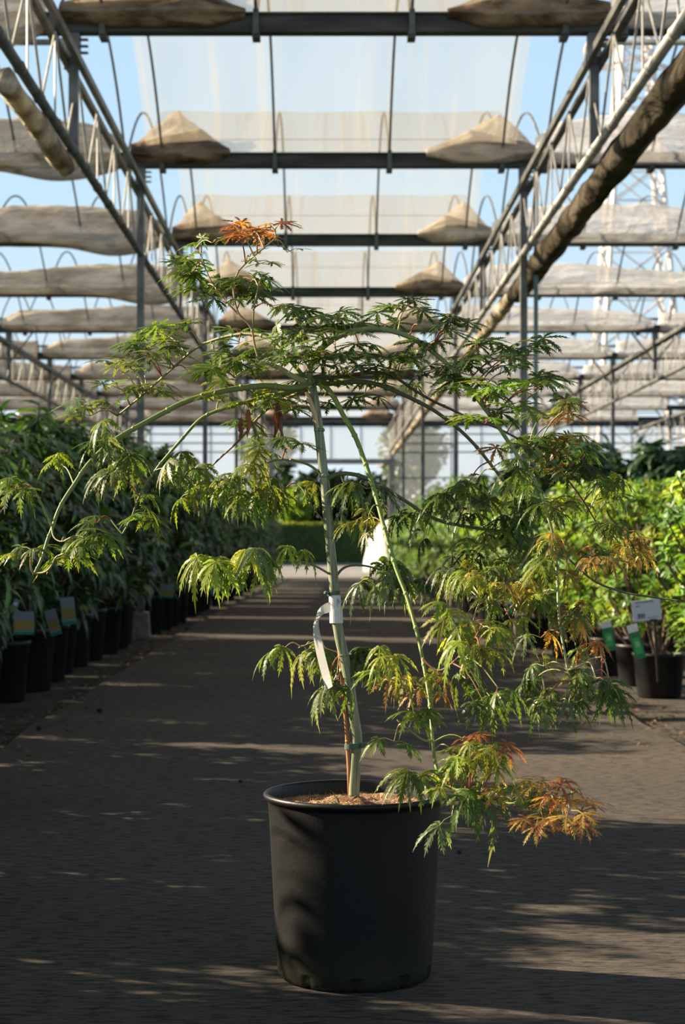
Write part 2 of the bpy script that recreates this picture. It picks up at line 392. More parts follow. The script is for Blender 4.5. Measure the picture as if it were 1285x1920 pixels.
for n in range(0, 10):
    y = GY(n); r = random.Random(100+n)
    for sgn, nm in ((-1, 'left'), (1, 'right')):
        Lg = r.uniform(.85, 1.05) if n else (1.35 if sgn < 0 else 1.15)
        xi, xo = (-1.97+Lg, -2.02) if sgn < 0 else (2.06-Lg, 2.14)
        pk = r.uniform(.45, .68)
        o = bundle('film_heap', xi, xo, y-.03, GT-.01, .25, .20, M['film_dirt_shade'] if (sgn < 0 or n % 3 == 0) else M['film_brown'], 3+n+40*sgn, tri(pk*.6, .22, .4), None, 40, 30, .10)
        tag(o, ('brown dirt-and-shade toned film heap' if sgn < 0 else 'pointed tan film heap')+' on the gutter beside the %s truss, %s from camera' % (nm, nth(n+1)), 'film heap', 'dirty film heaps beside the %s truss' % nm)
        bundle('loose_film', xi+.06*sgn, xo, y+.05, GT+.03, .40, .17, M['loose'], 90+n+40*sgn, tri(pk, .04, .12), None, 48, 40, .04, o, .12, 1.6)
    for sgn, nm in ((-1, 'left'), (1, 'right')):
        mat = M['film_brown'] if sgn < 0 else M['film_side']
        pk3 = r.uniform(.25, .6); wd = r.uniform(.35, .6)
        sag = (lambda t: .16*math.exp(-((t-.16)/.15)**2)) if sgn < 0 else (lambda t: 0)
        o = bundle('gathered_film', sgn*2.15, sgn*6.02, y-.04, GT-.0, .36, .23, mat, 200+10*n+sgn, (lambda t: (.62+.38*math.exp(-((t-pk3)/wd)**2))*min(1, .55+t*6, .4+(1-t)*7)), sag)
        tag(o, 'gathered film on the gutter, first bay %s of the path, %s from camera' % (nm, nth(n+1)), 'gathered film', 'gathered films beside the path bay')
        if n >= 3:
            pk4 = r.uniform(.3, .7)
            o = bundle('gathered_film', sgn*6.15, sgn*9.95, y-.04, GT-.0, .32, .22, mat, 400+10*n+sgn, (lambda t: .66+.34*math.exp(-((t-pk4)/.4)**2)), None, 30, 20)
            tag(o, 'gathered film on the gutter, second bay %s of the path, %s from camera' % (nm, nth(n+1)), 'gathered film', 'gathered films in the outer bays')

# rolled screens slung under the trusses
def roll(x, ya, yb, z, rad, mat, seed, label, n=60):
    m = MB(); nv = 16
    for i in range(n+1):
        y = ya+(yb-ya)*i/n
        for j in range(nv):
            a = 2*PI*j/nv
            rr = rad*(1+.3*noise.noise(Vector((math.cos(a)*1.3+seed, math.sin(a)*1.3, y*1.1)))+.1*noise.noise(Vector((math.cos(a)*4, math.sin(a)*4+seed, y*3))))
            m.v.append((x+rr*math.cos(a), y, z+rr*math.sin(a))); m.c.append((1, 1, 1))
    for i in range(n):
        for j in range(nv): m.f.append((i*nv+j, i*nv+(j+1) % nv, (i+1)*nv+(j+1) % nv, (i+1)*nv+j)); m.m.append(0)
    m.f.append(tuple(range(nv-1, -1, -1))); m.f.append(tuple(range(n*nv, n*nv+nv))); m.m += [0, 0]
    o = m.build('screen_roll', mat, None, True); return tag(o, label, 'screen roll')
roll(-2.0, 10.9, 13.4, HC+2.86, .078, M['screen'], 1, 'short cream screen roll slung under the left truss, stained end towards camera', 30)
roll(2.19, 6.0, 20.3, HC+2.86, .115, M['screen_shaded'], 2, 'thick screen roll, coloured dark as shade, slung under the near half of the right truss', 160)
roll(2.17, 20.6, 27.0, HC+2.88, .08, M['screen'], 3, 'cream screen roll under the right truss, next beyond the dark one', 50)
roll(2.17, 27.5, 57.0, HC+2.88, .085, M['screen'], 4, 'pale screen roll under the far half of the right truss', 90)

# ------------------------------------------------------------------ far end wall with doorway
WY = 58.5
wb = tag(bpy.data.objects.new('wall_back', None), 'glazed end wall with a wide open doorway', kind='structure'); COL.objects.link(wb); wb.location = (0, WY, 0)
M['frame'] = noisy('grey end wall frame', (.22, .23, .24), (.36, .37, .38), 5, .5, .2)
for x0, x1, z0, z1 in ((-24, -1.95, -.3, GT-.1), (2.2, 25, -.3, GT-.1), (-1.95, 2.2, 3.65, GT-.1)):
    m = MB(); m.box(x0, -.004, z0, x1, .004, z1); m.build('glass', M['glass'], wb)
m = MB()
for k in range(-23, 25):
    x = k*1.0+.12
    z0 = 3.65 if -1.9 < x < 2.15 else -.3
    m.box(x-.02, -.03, z0, x+.02, .03, GT)
for z in (.75, 2.2, 3.1, 3.95, 4.25, 4.55): 
    for xa, xb in ((-24, -1.95), (2.2, 25)): m.box(xa, -.025, z-.02, xb, .025, z+.02)
m.build('glazing_bars', M['frame'], wb)
m = MB(); m.box(-24, -.06, GT-.18, 25, .06, GT-.02); m.build('top_rail', M['gutter'], wb)
m = MB(); m.box(-2.0, -.08, 3.55, 2.25, .08, 3.72); m.build('door_header', M['frame'], wb)
for x in (-1.86, 2.13):
    m = MB(); m.box(x-.10, -.1, gz(WY), x+.0, .1, 3.56); m.box(x+.01, -.06, gz(WY), x+.09, .06, 3.56); m.build('door_jamb', M['steel_light'], wb)
M['yellow'] = noisy('yellow guard', (.5, .33, .06), (.66, .46, .1), 10, .6)
m = MB(); m.box(-1.64, WY-.15, gz(WY)-.02, -1.59, WY-.09, 1.55); tag(m.build('bumper_post', M['yellow']), 'thin yellow guard strip standing against the left door jamb', 'guard')

# ------------------------------------------------------------------ leaf builders
def blade(mb, base, axis, nrm, length, width, col, bend=.25, seg=4, fold=.25, tipw=0.0, shape=None):
    """one simple leaf: a folded blade that bends down along its length"""
    a = axis.normalized(); s = a.cross(nrm); s = s.normalized() if s.length > 1e-6 else a.orthogonal().normalized(); n = s.cross(a).normalized()
    vs = []; shape = shape or [0.12, .8, 1.0, .62, 0.02]
    k = len(shape)-1
    for i, wv in enumerate(shape):
        t = i/k; c = base+a*(length*t*(1-.12*bend*t))-n*(length*bend*t*t)
        h = width*.5*wv
        vs += [c-s*h+n*(h*fold), c, c+s*h+n*(h*fold)]
    fs = []
    for i in range(k):
        b = 3*i; fs += [(b, b+1, b+4, b+3), (b+1, b+2, b+5, b+4)]
    mb.add(vs, fs, col)
def maple_leaf(mb, base, axis, nrm, size, col, droop, r, narrow=1.0):
    """finely dissected palmate leaf: seven lobes, each a slim blade with forward-swept teeth"""
    a = axis.normalized(); s = a.cross(nrm); s = s.normalized() if s.length > 1e-6 else a.orthogonal().normalized(); n = s.cross(a).normalized()
    g = Vector((0, 0, -1))
    for ang, ln in ((-132, .5), (-88, .76), (-43, .94), (0, 1.0), (43, .94), (88, .76), (132, .5)):
        q = math.radians(ang+r.uniform(-8, 8)); l = size*ln*r.uniform(.85, 1.12)
        d = a*math.cos(q)+s*math.sin(q); sd = d.cross(n).normalized()
        dr = droop*r.uniform(.6, 1.4); cup = r.uniform(-.1, .3); sway = r.uniform(-.16, .16)
        def at(t): return base+d*(l*t*(1-.2*dr*t))-n*(l*dr*.4*t*t)+g*(l*dr*.35*t*t)+sd*(sway*l*t*t)
        vs, fs, cs = [], [], []
        ts = (0, .2, .4, .6, .8, 1.0); ws = (.014, .044, .054, .048, .030, .002)
        for t, wv in zip(ts, ws):
            c = at(t); h = size*wv*narrow
            vs += [c-sd*h+n*h*cup, c, c+sd*h+n*h*cup]; k = .88+.24*t; cs += [tuple(x*k for x in col)]*3
        for i in range(5):
            b = 3*i; fs += [(b, b+1, b+4, b+3), (b+1, b+2, b+5, b+4)]
        for t, tl in ((.22, .12), (.36, .19), (.50, .20), (.63, .17), (.76, .12)):
            for sg in (-1, 1):
                t2 = t+r.uniform(-.03, .03); c = at(t2); dd = (at(min(1, t2+.1))-c).normalized()
                L = size*tl*(.55+.45*ln)*r.uniform(.75, 1.15)
                td = (dd*.86+sd*sg*.55*r.uniform(.8, 1.25)).normalized(); h = size*.034*narrow
                i0 = len(vs); o_ = c+sd*sg*size*.018
                vs += [c-dd*h*1.1, o_+td*L*.45+sd*sg*h*.55-dd*h*.2+n*h*cup, o_+td*L+g*(L*.25*dr), o_+td*L*.5-sd*sg*h*.5+dd*h*.5]
                k = .92+.2*t2; cs += [tuple(x*k for x in col)]*4; fs += [(i0, i0+1, i0+2, i0+3)]
        mb.add(vs, fs, cs)
M['maple'] = leafmat('maple leaf', .42, .42, .35)
M['bark'] = attrmat('young maple bark', .5, .35)
M['leaf_dark'] = leafmat('dark evergreen leaf', .18, .38, .5, (1.0, 1.1, .4))
M['leaf_fresh'] = leafmat('fresh green leaf', .34, .4, .45)
M['wood'] = noisy('shrub stem', (.06, .045, .03), (.16, .11, .07), 20, .8)

# ------------------------------------------------------------------ potted shrubs
def pot_mesh(rt, rb, h, name='pot'):
    m = MB()
    m.lathe([(0, .004), (rb*.9, .004), (rb*.93, 0), (rb, .012), (rb+(rt-rb)*.86, h*.9), (rt, h*.905), (rt*1.03, h*.95), (rt*1.03, h), (rt*.985, h), (rt*.97, h*.93), (rt*.96, h*.9), (0, h*.9)], 28)
    return m
def shoot_bush(mb, sb, r, z0, z1, rad, nshoot, nl, ll, lw, cols, bend, spread, shape=None, pz=.5, top=(1, 1, 1)):
    for k in range(nshoot):
        t = r.random()**.75; z = z0+(z1-z0)*t
        prof = math.sin(PI*min(1, .18+.82*(1-t)**.8))**.6 if t > .5 else .72+.28*(t*2)
        rr = rad*prof*math.sqrt(r.uniform(.25, 1)); a = r.uniform(0, 2*PI)
        tip = Vector((rr*math.cos(a), rr*math.sin(a), z))
        kr = .25 if ll > .1 else .62
        root = Vector((rr*kr*math.cos(a), rr*kr*math.sin(a), max(z0*.85, z-.45*rad-(.25 if ll > .1 else .02))))
        sb.tube([root, (root+tip)/2+Vector((0, 0, -.03)), tip], [.008, .006, .004], 4)
        out = Vector((math.cos(a)*.8*rr/rad, math.sin(a)*.8*rr/rad, .75)).normalized()
        c0 = r.choice(cols)
        ph = r.uniform(0, 6)
        for q in range(nl):
            an = ph+q*2.4; u = out.orthogonal().normalized(); v = out.cross(u)
            d = (u*math.cos(an)+v*math.sin(an))*spread+out*(r.uniform(.05, .8))
            d.z -= r.uniform(0, .35)
            f = r.uniform(.75, 1.25)
            blade(mb, tip-out*(.10*r.random()*ll/.14), d, out, ll*r.uniform(.7, 1.15), lw*r.uniform(.8, 1.15), tuple(x*f for x in c0), bend*r.uniform(.3, 1.6), shape=shape)
def pale(m_, w_, h_, pic, band):
    """a printed care tag: white card greyed for shade, picture field, coloured band"""
    m_.box(-w_/2, -.001, 0, w_/2, .001, h_, (.17, .20, .22));  # card white lowered to grey, shade put into the colour
    m_.box(-w_/2+.004, -.0025, h_*.22, w_/2-.004, -.001, h_*.62, pic); m_.box(-w_/2, -.0025, 0, w_/2, -.001, h_*.13, band)
M['card'] = attrmat('printed card', .35, .5)
POTG = []
def shrub_proto(seed, z1, rad, nshoot, nl, ll, lw, cols, bend, spread, mat, pot=(.19, .155, .44), shape=None, name='potted_shrub'):
    r = random.Random(seed)
    e = bpy.data.objects.new(name, None)
    pot_mesh(*pot).build('pot', M['black'], e, True)
    mb, sb = MB(), MB()
    shoot_bush(mb, sb, r, pot[2]+.12, z1, rad, nshoot, nl, ll, lw, cols, bend, spread, shape)
    for q in range(5):
        a = r.uniform(0, 6.28); sb.tube([(.02*math.cos(a), .02*math.sin(a), pot[2]*.88), (.08*math.cos(a), .08*math.sin(a), pot[2]+.2), (.22*math.cos(a), .22*math.sin(a), z1*.6)], [.014, .011, .008], 5)
    sb.build('stems', M['wood'], e); mb.build('foliage', mat, e)
    s_ = MB(); s_.lathe([(0, pot[2]*.91), (pot[0]*.5, pot[2]*.915), (pot[0]*.95, pot[2]*.905)], 20); s_.build('potting_soil', M['peat'], e)
    return e
M['peat'] = noisy('brown potting soil', (.07, .035, .018), (.2, .10, .05), 30, .95, bump=.6)
DARK = [(.030, .075, .020), (.036, .085, .022), (.028, .066, .024), (.045, .095, .024), (.034, .07, .03)]
DARKT = DARK+[(.10, .19, .035)]
dark_protos = [shrub_proto(s_, 1.86+.06*(s_ % 3), .58, 125, 9, .19, .050, DARKT, .55, .95, M['leaf_dark'], name='dark_shrub') for s_ in (11, 12, 13)]
FRESH = [(.13, .26, .03), (.17, .31, .035), (.09, .20, .03), (.22, .34, .05), (.07, .16, .03), (.28, .36, .06)]
OBOV = [.15, .55, .95, .95, .1]
fresh_protos = [shrub_proto(s_, 1.42, .46, 190, 9, .074, .031, FRESH, .2, .75, M['leaf_fresh'], pot=(.17, .14, .30), shape=OBOV, name='green_shrub') for s_ in (21, 22, 23)]
TALLC = [(.10, .20, .035), (.14, .25, .05), (.08, .17, .04)]
tall_protos = [shrub_proto(s_, 2.0, .38, 80, 8, .09, .04, TALLC, .5, .8, M['leaf_fresh'], pot=(.16, .13, .28), name='tall_shrub') for s_ in (31, 32)]
BROAD = [(.020, .055, .022), (.026, .065, .024), (.035, .075, .025)]
broad_protos = [shrub_proto(s_, 2.55, .95, 110, 7, .24, .15, BROAD, .5, .9, M['leaf_dark'], pot=(.22, .18, .42), shape=[.2, 1, .95, .6, .05], name='broad_shrub') for s_ in (41, 42)]
USED = {}
def place(proto, x, y, label, cat, group, rz=None, s=1.0, sz=None):
    if proto.name not in USED:
        USED[proto.name] = 1; COL.objects.link(proto); o = proto
    else: o = copy_tree(proto)
    o.location = (x, y, gz(y)-.035 if not PX0 < x < PX1 else gz(y)); o.rotation_euler = (0, 0, R.uniform(0, 6.28) if rz is None else rz)
    o.scale = (s, s, sz or s)
    return tag(o, label, cat, group)
def care_tag(parent_obj, p, rz, w_, h_, pic, band, tilt=0, lean=.15):
    """card stuck in a pot; a part of that potted shrub"""
    m = MB(); pale(m, w_, h_, pic, band)
    o = m.build('care_tag', M['card']); 
    M_ = Matrix.Translation(p) @ Matrix.Rotation(rz, 4, 'Z') @ Matrix.Rotation(tilt, 4, 'Y') @ Matrix.Rotation(lean, 4, 'X')
    o.parent = parent_obj
    o.matrix_parent_inverse = Matrix.Identity(4)
    pm = Matrix.Translation(parent_obj.location) @ parent_obj.rotation_euler.to_matrix().to_4x4() @ Matrix.Diagonal((*parent_obj.scale, 1))
    o.matrix_basis = pm.inverted() @ M_
    return o
# left rows
YEL, GRN, BLUE = (.22, .17, .05), (.015, .17, .10), (.15, .26, .4)
row1 = []
def gap(x, y): return any(abs(y-(g-.325*(x+2))) < .62 for g in (18.5, 23.4, 28.2, 31.6, 35, 38.4, 41.8, 45.2, 48.6))
yy = 4.3; k = 0
NEAR = [(-2.35, 2.5, .95), (-2.3, 3.4, 1.02), (-2.35, 4.15, .78), (-2.45, 5.2, .72), (-2.3, 6.0, .96), (-2.25, 6.8, .98), (-2.3, 7.6, .76), (-2.3, 8.5, .74)]  # unseen shrubs, heights and spacing shaped for the shade they cast
for i_ in range(4):
    for j_ in range(16): NEAR.append((-3.15-.85*i_, 3.2+1.1*j_+.3*i_, .82+.04*(j_ % 3)-(.08 if 3 < j_ < 8 else 0)))
NEAR = [q for q in NEAR if CX+(q[0]+.75)*F/q[1] < -20]
for x, y, s_ in NEAR:
    place(dark_protos[k % 3], x, y, 'dark shrub in a black pot off to the left, outside the picture', 'potted shrub', 'dark shrubs outside the picture', s=.8 if y in (4.15, 5.2) else 1, sz=s_); k += 1
n_ = 0; y = 9.55
while y < 54:
    if 17.75 < y < 19.2: y = 19.3; continue
    if gap(-2, y): y += .5; continue
    n_ += 1
    big = min(1.0, .84+(y-9.5)*.045) if y < 19 else 1.02
    o = place(dark_protos[(k*2+n_) % 3], -1.95+R.uniform(-.05, .04)-(.12 if y < 19 else 0), y, 'dark long-leaved shrub in black pot, %s along the left path edge' % nth(n_), 'potted shrub', 'dark shrubs in the front row left of the path', s=max(big, .88), sz=big*R.uniform(.96, 1.04))
    row1.append(o); y += (.80 if y < 19 else .92)+R.uniform(-.05, .05)
for i, x in enumerate((-2.85, -3.7, -4.6, -5.6, -6.8)):
    y = max(12.2, abs(x)*4.6); n_ = 0
    while y < (42 if i < 3 else 36):
        if gap(x, y): y += .4; continue
        n_ += 1
        place(dark_protos[(i+n_) % 3], x+R.uniform(-.12, .12), y, 'dark shrub in the %s row back left of the path, %s from camera' % (nth(i+2), nth(n_)), 'potted shrub', 'dark shrubs in the back rows left of the path', sz=R.uniform(.95, 1.08))
        y += 1.15+R.uniform(-.1, .1)
for i, px, py, wpx, hpx, rz, pic, tl in ((0, 45, 1168, 38, 44, .15, (.30, .20, .05), 0), (1, 106, 1166, 22, 50, -.1, YEL, -.25), (1, 130, 1145, 26, 52, .1, YEL, -.08), (0, 26, 1130, 10, 16, .2, (.5, .5, .55), .5),
                                         (10, 312, 1108, 26, 26, .1, YEL, .05), (10, 290, 1070, 14, 26, .3, (.6, .62, .7), -.2), (13, 405, 1100, 18, 28, .0, BLUE, -.3), (14, 420, 1095, 10, 24, .2, (.5, .52, .55), -.6), (16, 445, 1096, 20, 18, 0, (.5, .52, .55), .5)):
    par = row1[i]; d = par.location.y-.22
    care_tag(par, P(px, py+hpx/2, d), rz, wpx*d/F, hpx*d/F, pic, GRN, tl)
# right rows
row2 = []; n_ = 0; y = 8.7
RY = [(2.32, 8.55), (2.22, 9.5), (2.38, 10.5), (2.16, 11.45), (2.2, 12.4), (2.15, 13.3), (2.2, 14.3), (2.1, 15.3), (1.97, 16.6), (2.05, 17.5)]
for x, y in RY:
    n_ += 1
    o = place(fresh_protos[n_ % 3], x, y, 'bright green leafy shrub in a black pot, %s along the right edge of the path' % nth(n_), 'potted shrub', 'bright green shrubs in the front row right of the path', sz=R.uniform(.95, 1.05)); row2.append(o)
y = 19.1
while y < 55:
    n_ += 1
    pr = tall_protos[n_ % 2] if y > 24 else fresh_protos[n_ % 3]
    o = place(pr, 2.12+R.uniform(-.06, .06), y, ('loose tall green shrub' if y > 24 else 'bright green leafy shrub')+' in a black pot, %s along the right edge of the path' % nth(n_), 'potted shrub', 'shrubs in the front row right of the path', sz=R.uniform(.9, 1.05)); row2.append(o)
    y += .85+R.uniform(-.05, .05)
for i, x in enumerate((2.95, 3.75, 4.55, 5.4)):
    y = max(9.6, x*4.7); n_ = 0
    while y < (40 if i < 2 else 26):
        n_ += 1
        place(fresh_protos[(i+n_) % 3], x+R.uniform(-.1, .1), y, 'bright green shrub in the %s row back right of the path, %s from camera' % (nth(i+2), nth(n_)), 'potted shrub', 'bright green shrubs in the back rows right of the path', sz=R.uniform(.95, 1.12))
        y += .95+R.uniform(-.1, .1)
n_ = 0
for x, y in ((4.0, 28.2), (5.5, 27.2), (4.9, 30), (6.6, 28.0), (6.3, 30.5), (7.7, 31), (3.9, 31.5), (5.6, 33), (7.2, 34), (8.6, 34), (4.6, 35.5), (8.4, 38), (6.2, 37.5)):
    n_ += 1
    place(broad_protos[n_ % 2], x, y, 'tall dark broad-leaved shrub rising behind the bright green rows, %s from the camera' % nth(n_), 'potted shrub', 'tall dark broad-leaved shrubs', s=1.04)
GPIC = (.05, .42, .12)
for i, px, py, wpx, hpx, rz, tl in ((1, 1203, 1202, 20, 66, -.25, -.28), (2, 1147, 1192, 20, 56, -.25, -.2), (8, 957, 1140, 14, 26, 0, -.1)):
    par = row2[i]; d = par.location.y-.25
    m = MB(); w_, h_ = wpx*d/F, hpx*d/F
    m.box(-w_/2, -.001, 0, w_/2, .001, h_, (.02, .2, .06)); m.box(-w_/2, -.002, h_*.78, w_/2, .002, h_, (.8, .76, .72)); m.box(-w_*.3, -.0025, h_*.15, w_*.3, -.001, h_*.6, (.04, .42, .10)); m.box(-w_*.15, -.003, h_*.35, w_*.25, -.001, h_*.5, (.25, .6, .2))
    o = m.build('care_tag', M['card']); o.parent = par
    pm = Matrix.Translation(par.location) @ par.rotation_euler.to_matrix().to_4x4() @ Matrix.Diagonal((*par.scale, 1))
    o.matrix_basis = pm.inverted() @ (Matrix.Translation(P(px, py+hpx/2, d)) @ Matrix.Rotation(rz, 4, 'Z') @ Matrix.Rotation(tl, 4, 'Y'))
# white sign card on a black stick
d = 9.22; c_ = P(1213, 1144, d)
e = empty('plant_sign', (c_.x+.02, d, .26), 'white printed plant sign on a black stick in the nearest pots right of the path', 'sign')
m = MB(); wv, hv = 53*d/F, 40*d/F
m.box(-wv/2, -.0012, -hv/2, wv/2, .0012, hv/2, (.62, .66, .8))
for zz, xa, xb, hh in ((.28, -.36, .28, .03), (.16, -.36, -.22, .03), (-.12, -.34, -.08, .02), (-.22, -.33, -.06, .1), (-.26, .0, .40, .015)):
    q = xa
    while q < xb:
        ww = random.Random(int(q*1000)).uniform(.015, .05); m.box(q*wv, -.0022, (zz-hh/2)*hv*1.4, min(xb, q+ww)*wv, -.0011, (zz+hh)*hv*1.4, (.12, .13, .18)); q += ww+.014
o = m.build('card', M['card'], e); o.location = c_-e.location; o.rotation_euler = (.15, -.12, -.1)
m = MB(); m.tube([(.045, .03, -.02), (.02, .006, c_.z-.26-.02)], .006, 6); m.box(.0, -.006, c_.z-.26-hv*.55, .035, .006, c_.z-.26-hv*.42); m.build('stick', M['black'], e)

# ------------------------------------------------------------------ beyond the doorway
def clump(mb, c, rx, ry, rz_, n, ll, lw, cols, r):
    for k in range(n):
        u = Vector((r.gauss(0, 1), r.gauss(0, 1), r.gauss(0, 1))).normalized(); q = r.uniform(.55, 1)
        p = Vector((c[0]+u.x*rx*q, c[1]+u.y*ry*q, c[2]+u.z*rz_*q)); f = r.uniform(.7, 1.3)
        blade(mb, p, (u+Vector((r.uniform(-.6, .6), r.uniform(-.6, .6), r.uniform(-.6, .3)))), u, ll*r.uniform(.7, 1.2), lw, tuple(x*f for x in r.choice(cols)), .3, shape=[.3, 1, .05])
r = random.Random(5)
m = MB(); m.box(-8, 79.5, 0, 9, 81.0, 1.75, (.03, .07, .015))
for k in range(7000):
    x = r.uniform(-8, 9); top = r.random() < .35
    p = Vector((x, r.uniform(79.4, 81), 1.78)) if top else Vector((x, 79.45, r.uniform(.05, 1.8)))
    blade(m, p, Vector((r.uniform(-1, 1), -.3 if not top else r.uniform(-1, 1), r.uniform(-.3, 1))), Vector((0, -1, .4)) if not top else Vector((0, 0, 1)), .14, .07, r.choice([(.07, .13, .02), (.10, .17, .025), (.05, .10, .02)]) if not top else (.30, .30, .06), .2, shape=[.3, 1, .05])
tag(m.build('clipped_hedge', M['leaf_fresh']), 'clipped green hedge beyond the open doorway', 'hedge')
def tree(name, x, y, h, rad, cols, label, seed, nl=2600):
    r = random.Random(seed); e = empty(name, (x, y, 0), label, 'tree')
    m = MB(); m.tube([(0, 0, 0), (.1, 0, h*.3), (0, 0, h*.7)], [.22, .17, .08], 8); m.build('trunk', M['wood'], e)
    m = MB()
    for k in range(16):
        a = r.uniform(0, 6.28); q = r.random(); z = h*(.22+.68*q); rr = rad*r.uniform(.1, .75)*(1-.5*q)
        clump(m, (rr*math.cos(a), rr*math.sin(a), z), rad*.5, rad*.5, h*.15, nl//16, .4, .22, cols, r)
    m.build('crown', M['leaf_fresh'], e)
DKT = [(.025, .05, .018), (.035, .065, .02), (.05, .085, .02)]; LGT = [(.13, .24, .03), (.18, .28, .05)]; GRY = [(.10, .14, .07), (.14, .18, .10)]
tree('garden_tree', -3.2, 88, 7.6, 2.3, DKT+LGT[:1], 'green tree standing behind the hedge beside the left door jamb', 1)
tree('garden_tree', -.2, 87, 4.4, 2.2, DKT, 'low dark tree behind the middle of the hedge', 2)
tree('garden_tree', 2.2, 88, 4.2, 2.0, DKT, 'low dark tree behind the hedge, next to the right-hand jamb', 5)
tree('garden_tree', 4.2, 92, 7.8, 2.6, GRY+DKT[2:], 'tall greyish tree behind the hedge beyond the right door jamb', 3)
tree('garden_tree', -1.6, 84, 3.4, 1.0, LGT, 'bright green bush against the hedge near the left door jamb', 4, 900)
# white covered mound just outside the door
M['white_cover'] = noisy('white fleece cover', (.56, .54, .52), (.68, .66, .64), 3, .6, bump=.3)
m = MB(); prof = [(1.42*math.cos(a)**.7 if a < PI/2-.01 else .0, 1.98*math.sin(a)**1.0) for a in [i*PI/2/16 for i in range(17)]]
m.lathe([(1.40, 0)]+prof, 40, (0, 0, 0)); 
for i, v in enumerate(m.v):
    q = .04*noise.noise(Vector(v)*2.2); m.v[i] = (v[0]*(1+q), v[1]*(1+q), v[2])
o = m.build('covered_mound', M['white_cover'], None, True); o.location = (2.75, 64.5, gz(64.5)); tag(o, 'white rounded covered mound standing outside the doorway', 'covered mound')
# buildings
M['render_w'] = noisy('pale wall', (.42, .42, .43), (.52, .52, .53), 2, .9); M['roofgrey'] = noisy('grey roof', (.16, .16, .17), (.24, .24, .25), 3, .9)
e = empty('shed', (-12.2, 78, 0), 'long grey shed roof beyond the end wall, far left', 'building')
m = MB(); m.box(-4, -3, 0, 3.2, 3, 5.0); m.build('walls', M['render_w'], e)
m = MB(); m.add([(-4.3, -3.4, 4.9), (3.5, -3.4, 4.9), (3.5, 3.4, 4.9), (-4.3, 3.4, 4.9), (-4.3, 0, 6.4), (3.5, 0, 6.4)], [(0, 1, 5, 4), (2, 3, 4, 5), (0, 4, 3), (1, 2, 5), (0, 3, 2, 1)]); m.build('roof', M['roofgrey'], e)
e = empty('house', (-7.4, 100, 0), 'pale house with a single chimney seen through the end wall glass', 'building')
m = MB(); m.box(-2, -2.5, 0, 2.2, 2.5, 3.2); m.build('walls', M['render_w'], e)
m = MB(); m.add([(-2.3, -2.8, 3.1), (2.5, -2.8, 3.1), (2.5, 2.8, 3.1), (-2.3, 2.8, 3.1), (-2.3, 0, 4.4), (2.5, 0, 4.4)], [(0, 1, 5, 4), (2, 3, 4, 5), (0, 4, 3), (1, 2, 5), (0, 3, 2, 1)]); m.build('roof', M['roofgrey'], e)
m = MB(); m.box(-.45, -.3, 3.8, .2, .3, 5.4); m.box(-.55, -.4, 4.9, .3, .4, 5.05); m.build('chimney', M['roofgrey'], e)
# electricity pylon
M['pylon'] = noisy('pale pylon steel', (.62, .58, .56), (.74, .70, .68), 1, .5, .1)
M['cable'] = noisy('cable', (.08, .09, .1), (.14, .15, .16), 2, .6)
PY = 150.0; e = empty('pylon', (26.2, PY, 0), 'pale lattice electricity pylon rising behind the roof beyond the glass', 'pylon')
def half(z): return max(.85, 4.3-z*.072)
for sx_ in (-1, 1):
    for sy_ in (-1, 1):
        m = MB(); m.tube([(sx_*half(z), sy_*half(z), z) for z in range(0, 55, 6)], .24, 5); m.build('leg', M['pylon'], e)
m = MB(); z = 0
while z < 52:
    dz = half(z)*1.5
    for sx_, sy_, tx, ty in ((-1, -1, 1, -1), (1, -1, 1, 1), (1, 1, -1, 1), (-1, 1, -1, -1)):
        a, b = half(z), half(z+dz)
        m.tube([(sx_*a, sy_*a, z), (tx*b, ty*b, z+dz)], .09, 4); m.tube([(tx*a, ty*a, z), (sx_*b, sy_*b, z+dz)], .09, 4)
        m.tube([(sx_*b, sy_*b, z+dz), (tx*b, ty*b, z+dz)], .08, 4)
    z += dz
m.build('bracing', M['pylon'], e)
m = MB(); m.tube([(-3.4, 0, 41.2), (0, 0, 42.2), (3.4, 0, 41.2)], .16, 5); m.tube([(-3.4, 0, 41.2), (3.4, 0, 41.2)], .1, 4); m.build('cross_arm', M['pylon'], e)
for sgn in (-1, 1):
    m = MB()
    for k in range(9): m.tube([(3.2*sgn, 0, 40.6-k*.3), (3.2*sgn, 0, 40.5-k*.3)], .22, 8)
    m.tube([(3.2*sgn, 0, 41.2), (3.2*sgn, 0, 37.4)], .05, 5); m.build('insulator', M['cable'], e)
for i, (x, z) in enumerate(((29.4, 37.6), (23.0, 37.6), (26.2, 45.5))):
    m = MB(); m.tube([(x+90*t, PY+25*t+.3, z-14*t*(1-t)+4*t) for t in [q/14 for q in range(15)]], .035, 4)
    tag(m.build('power_line', M['cable']), ('lower power line hung from the right insulator', 'lower power line hung from the left insulator', 'upper power line running from the pylon head')[i], 'cable', 'power lines')

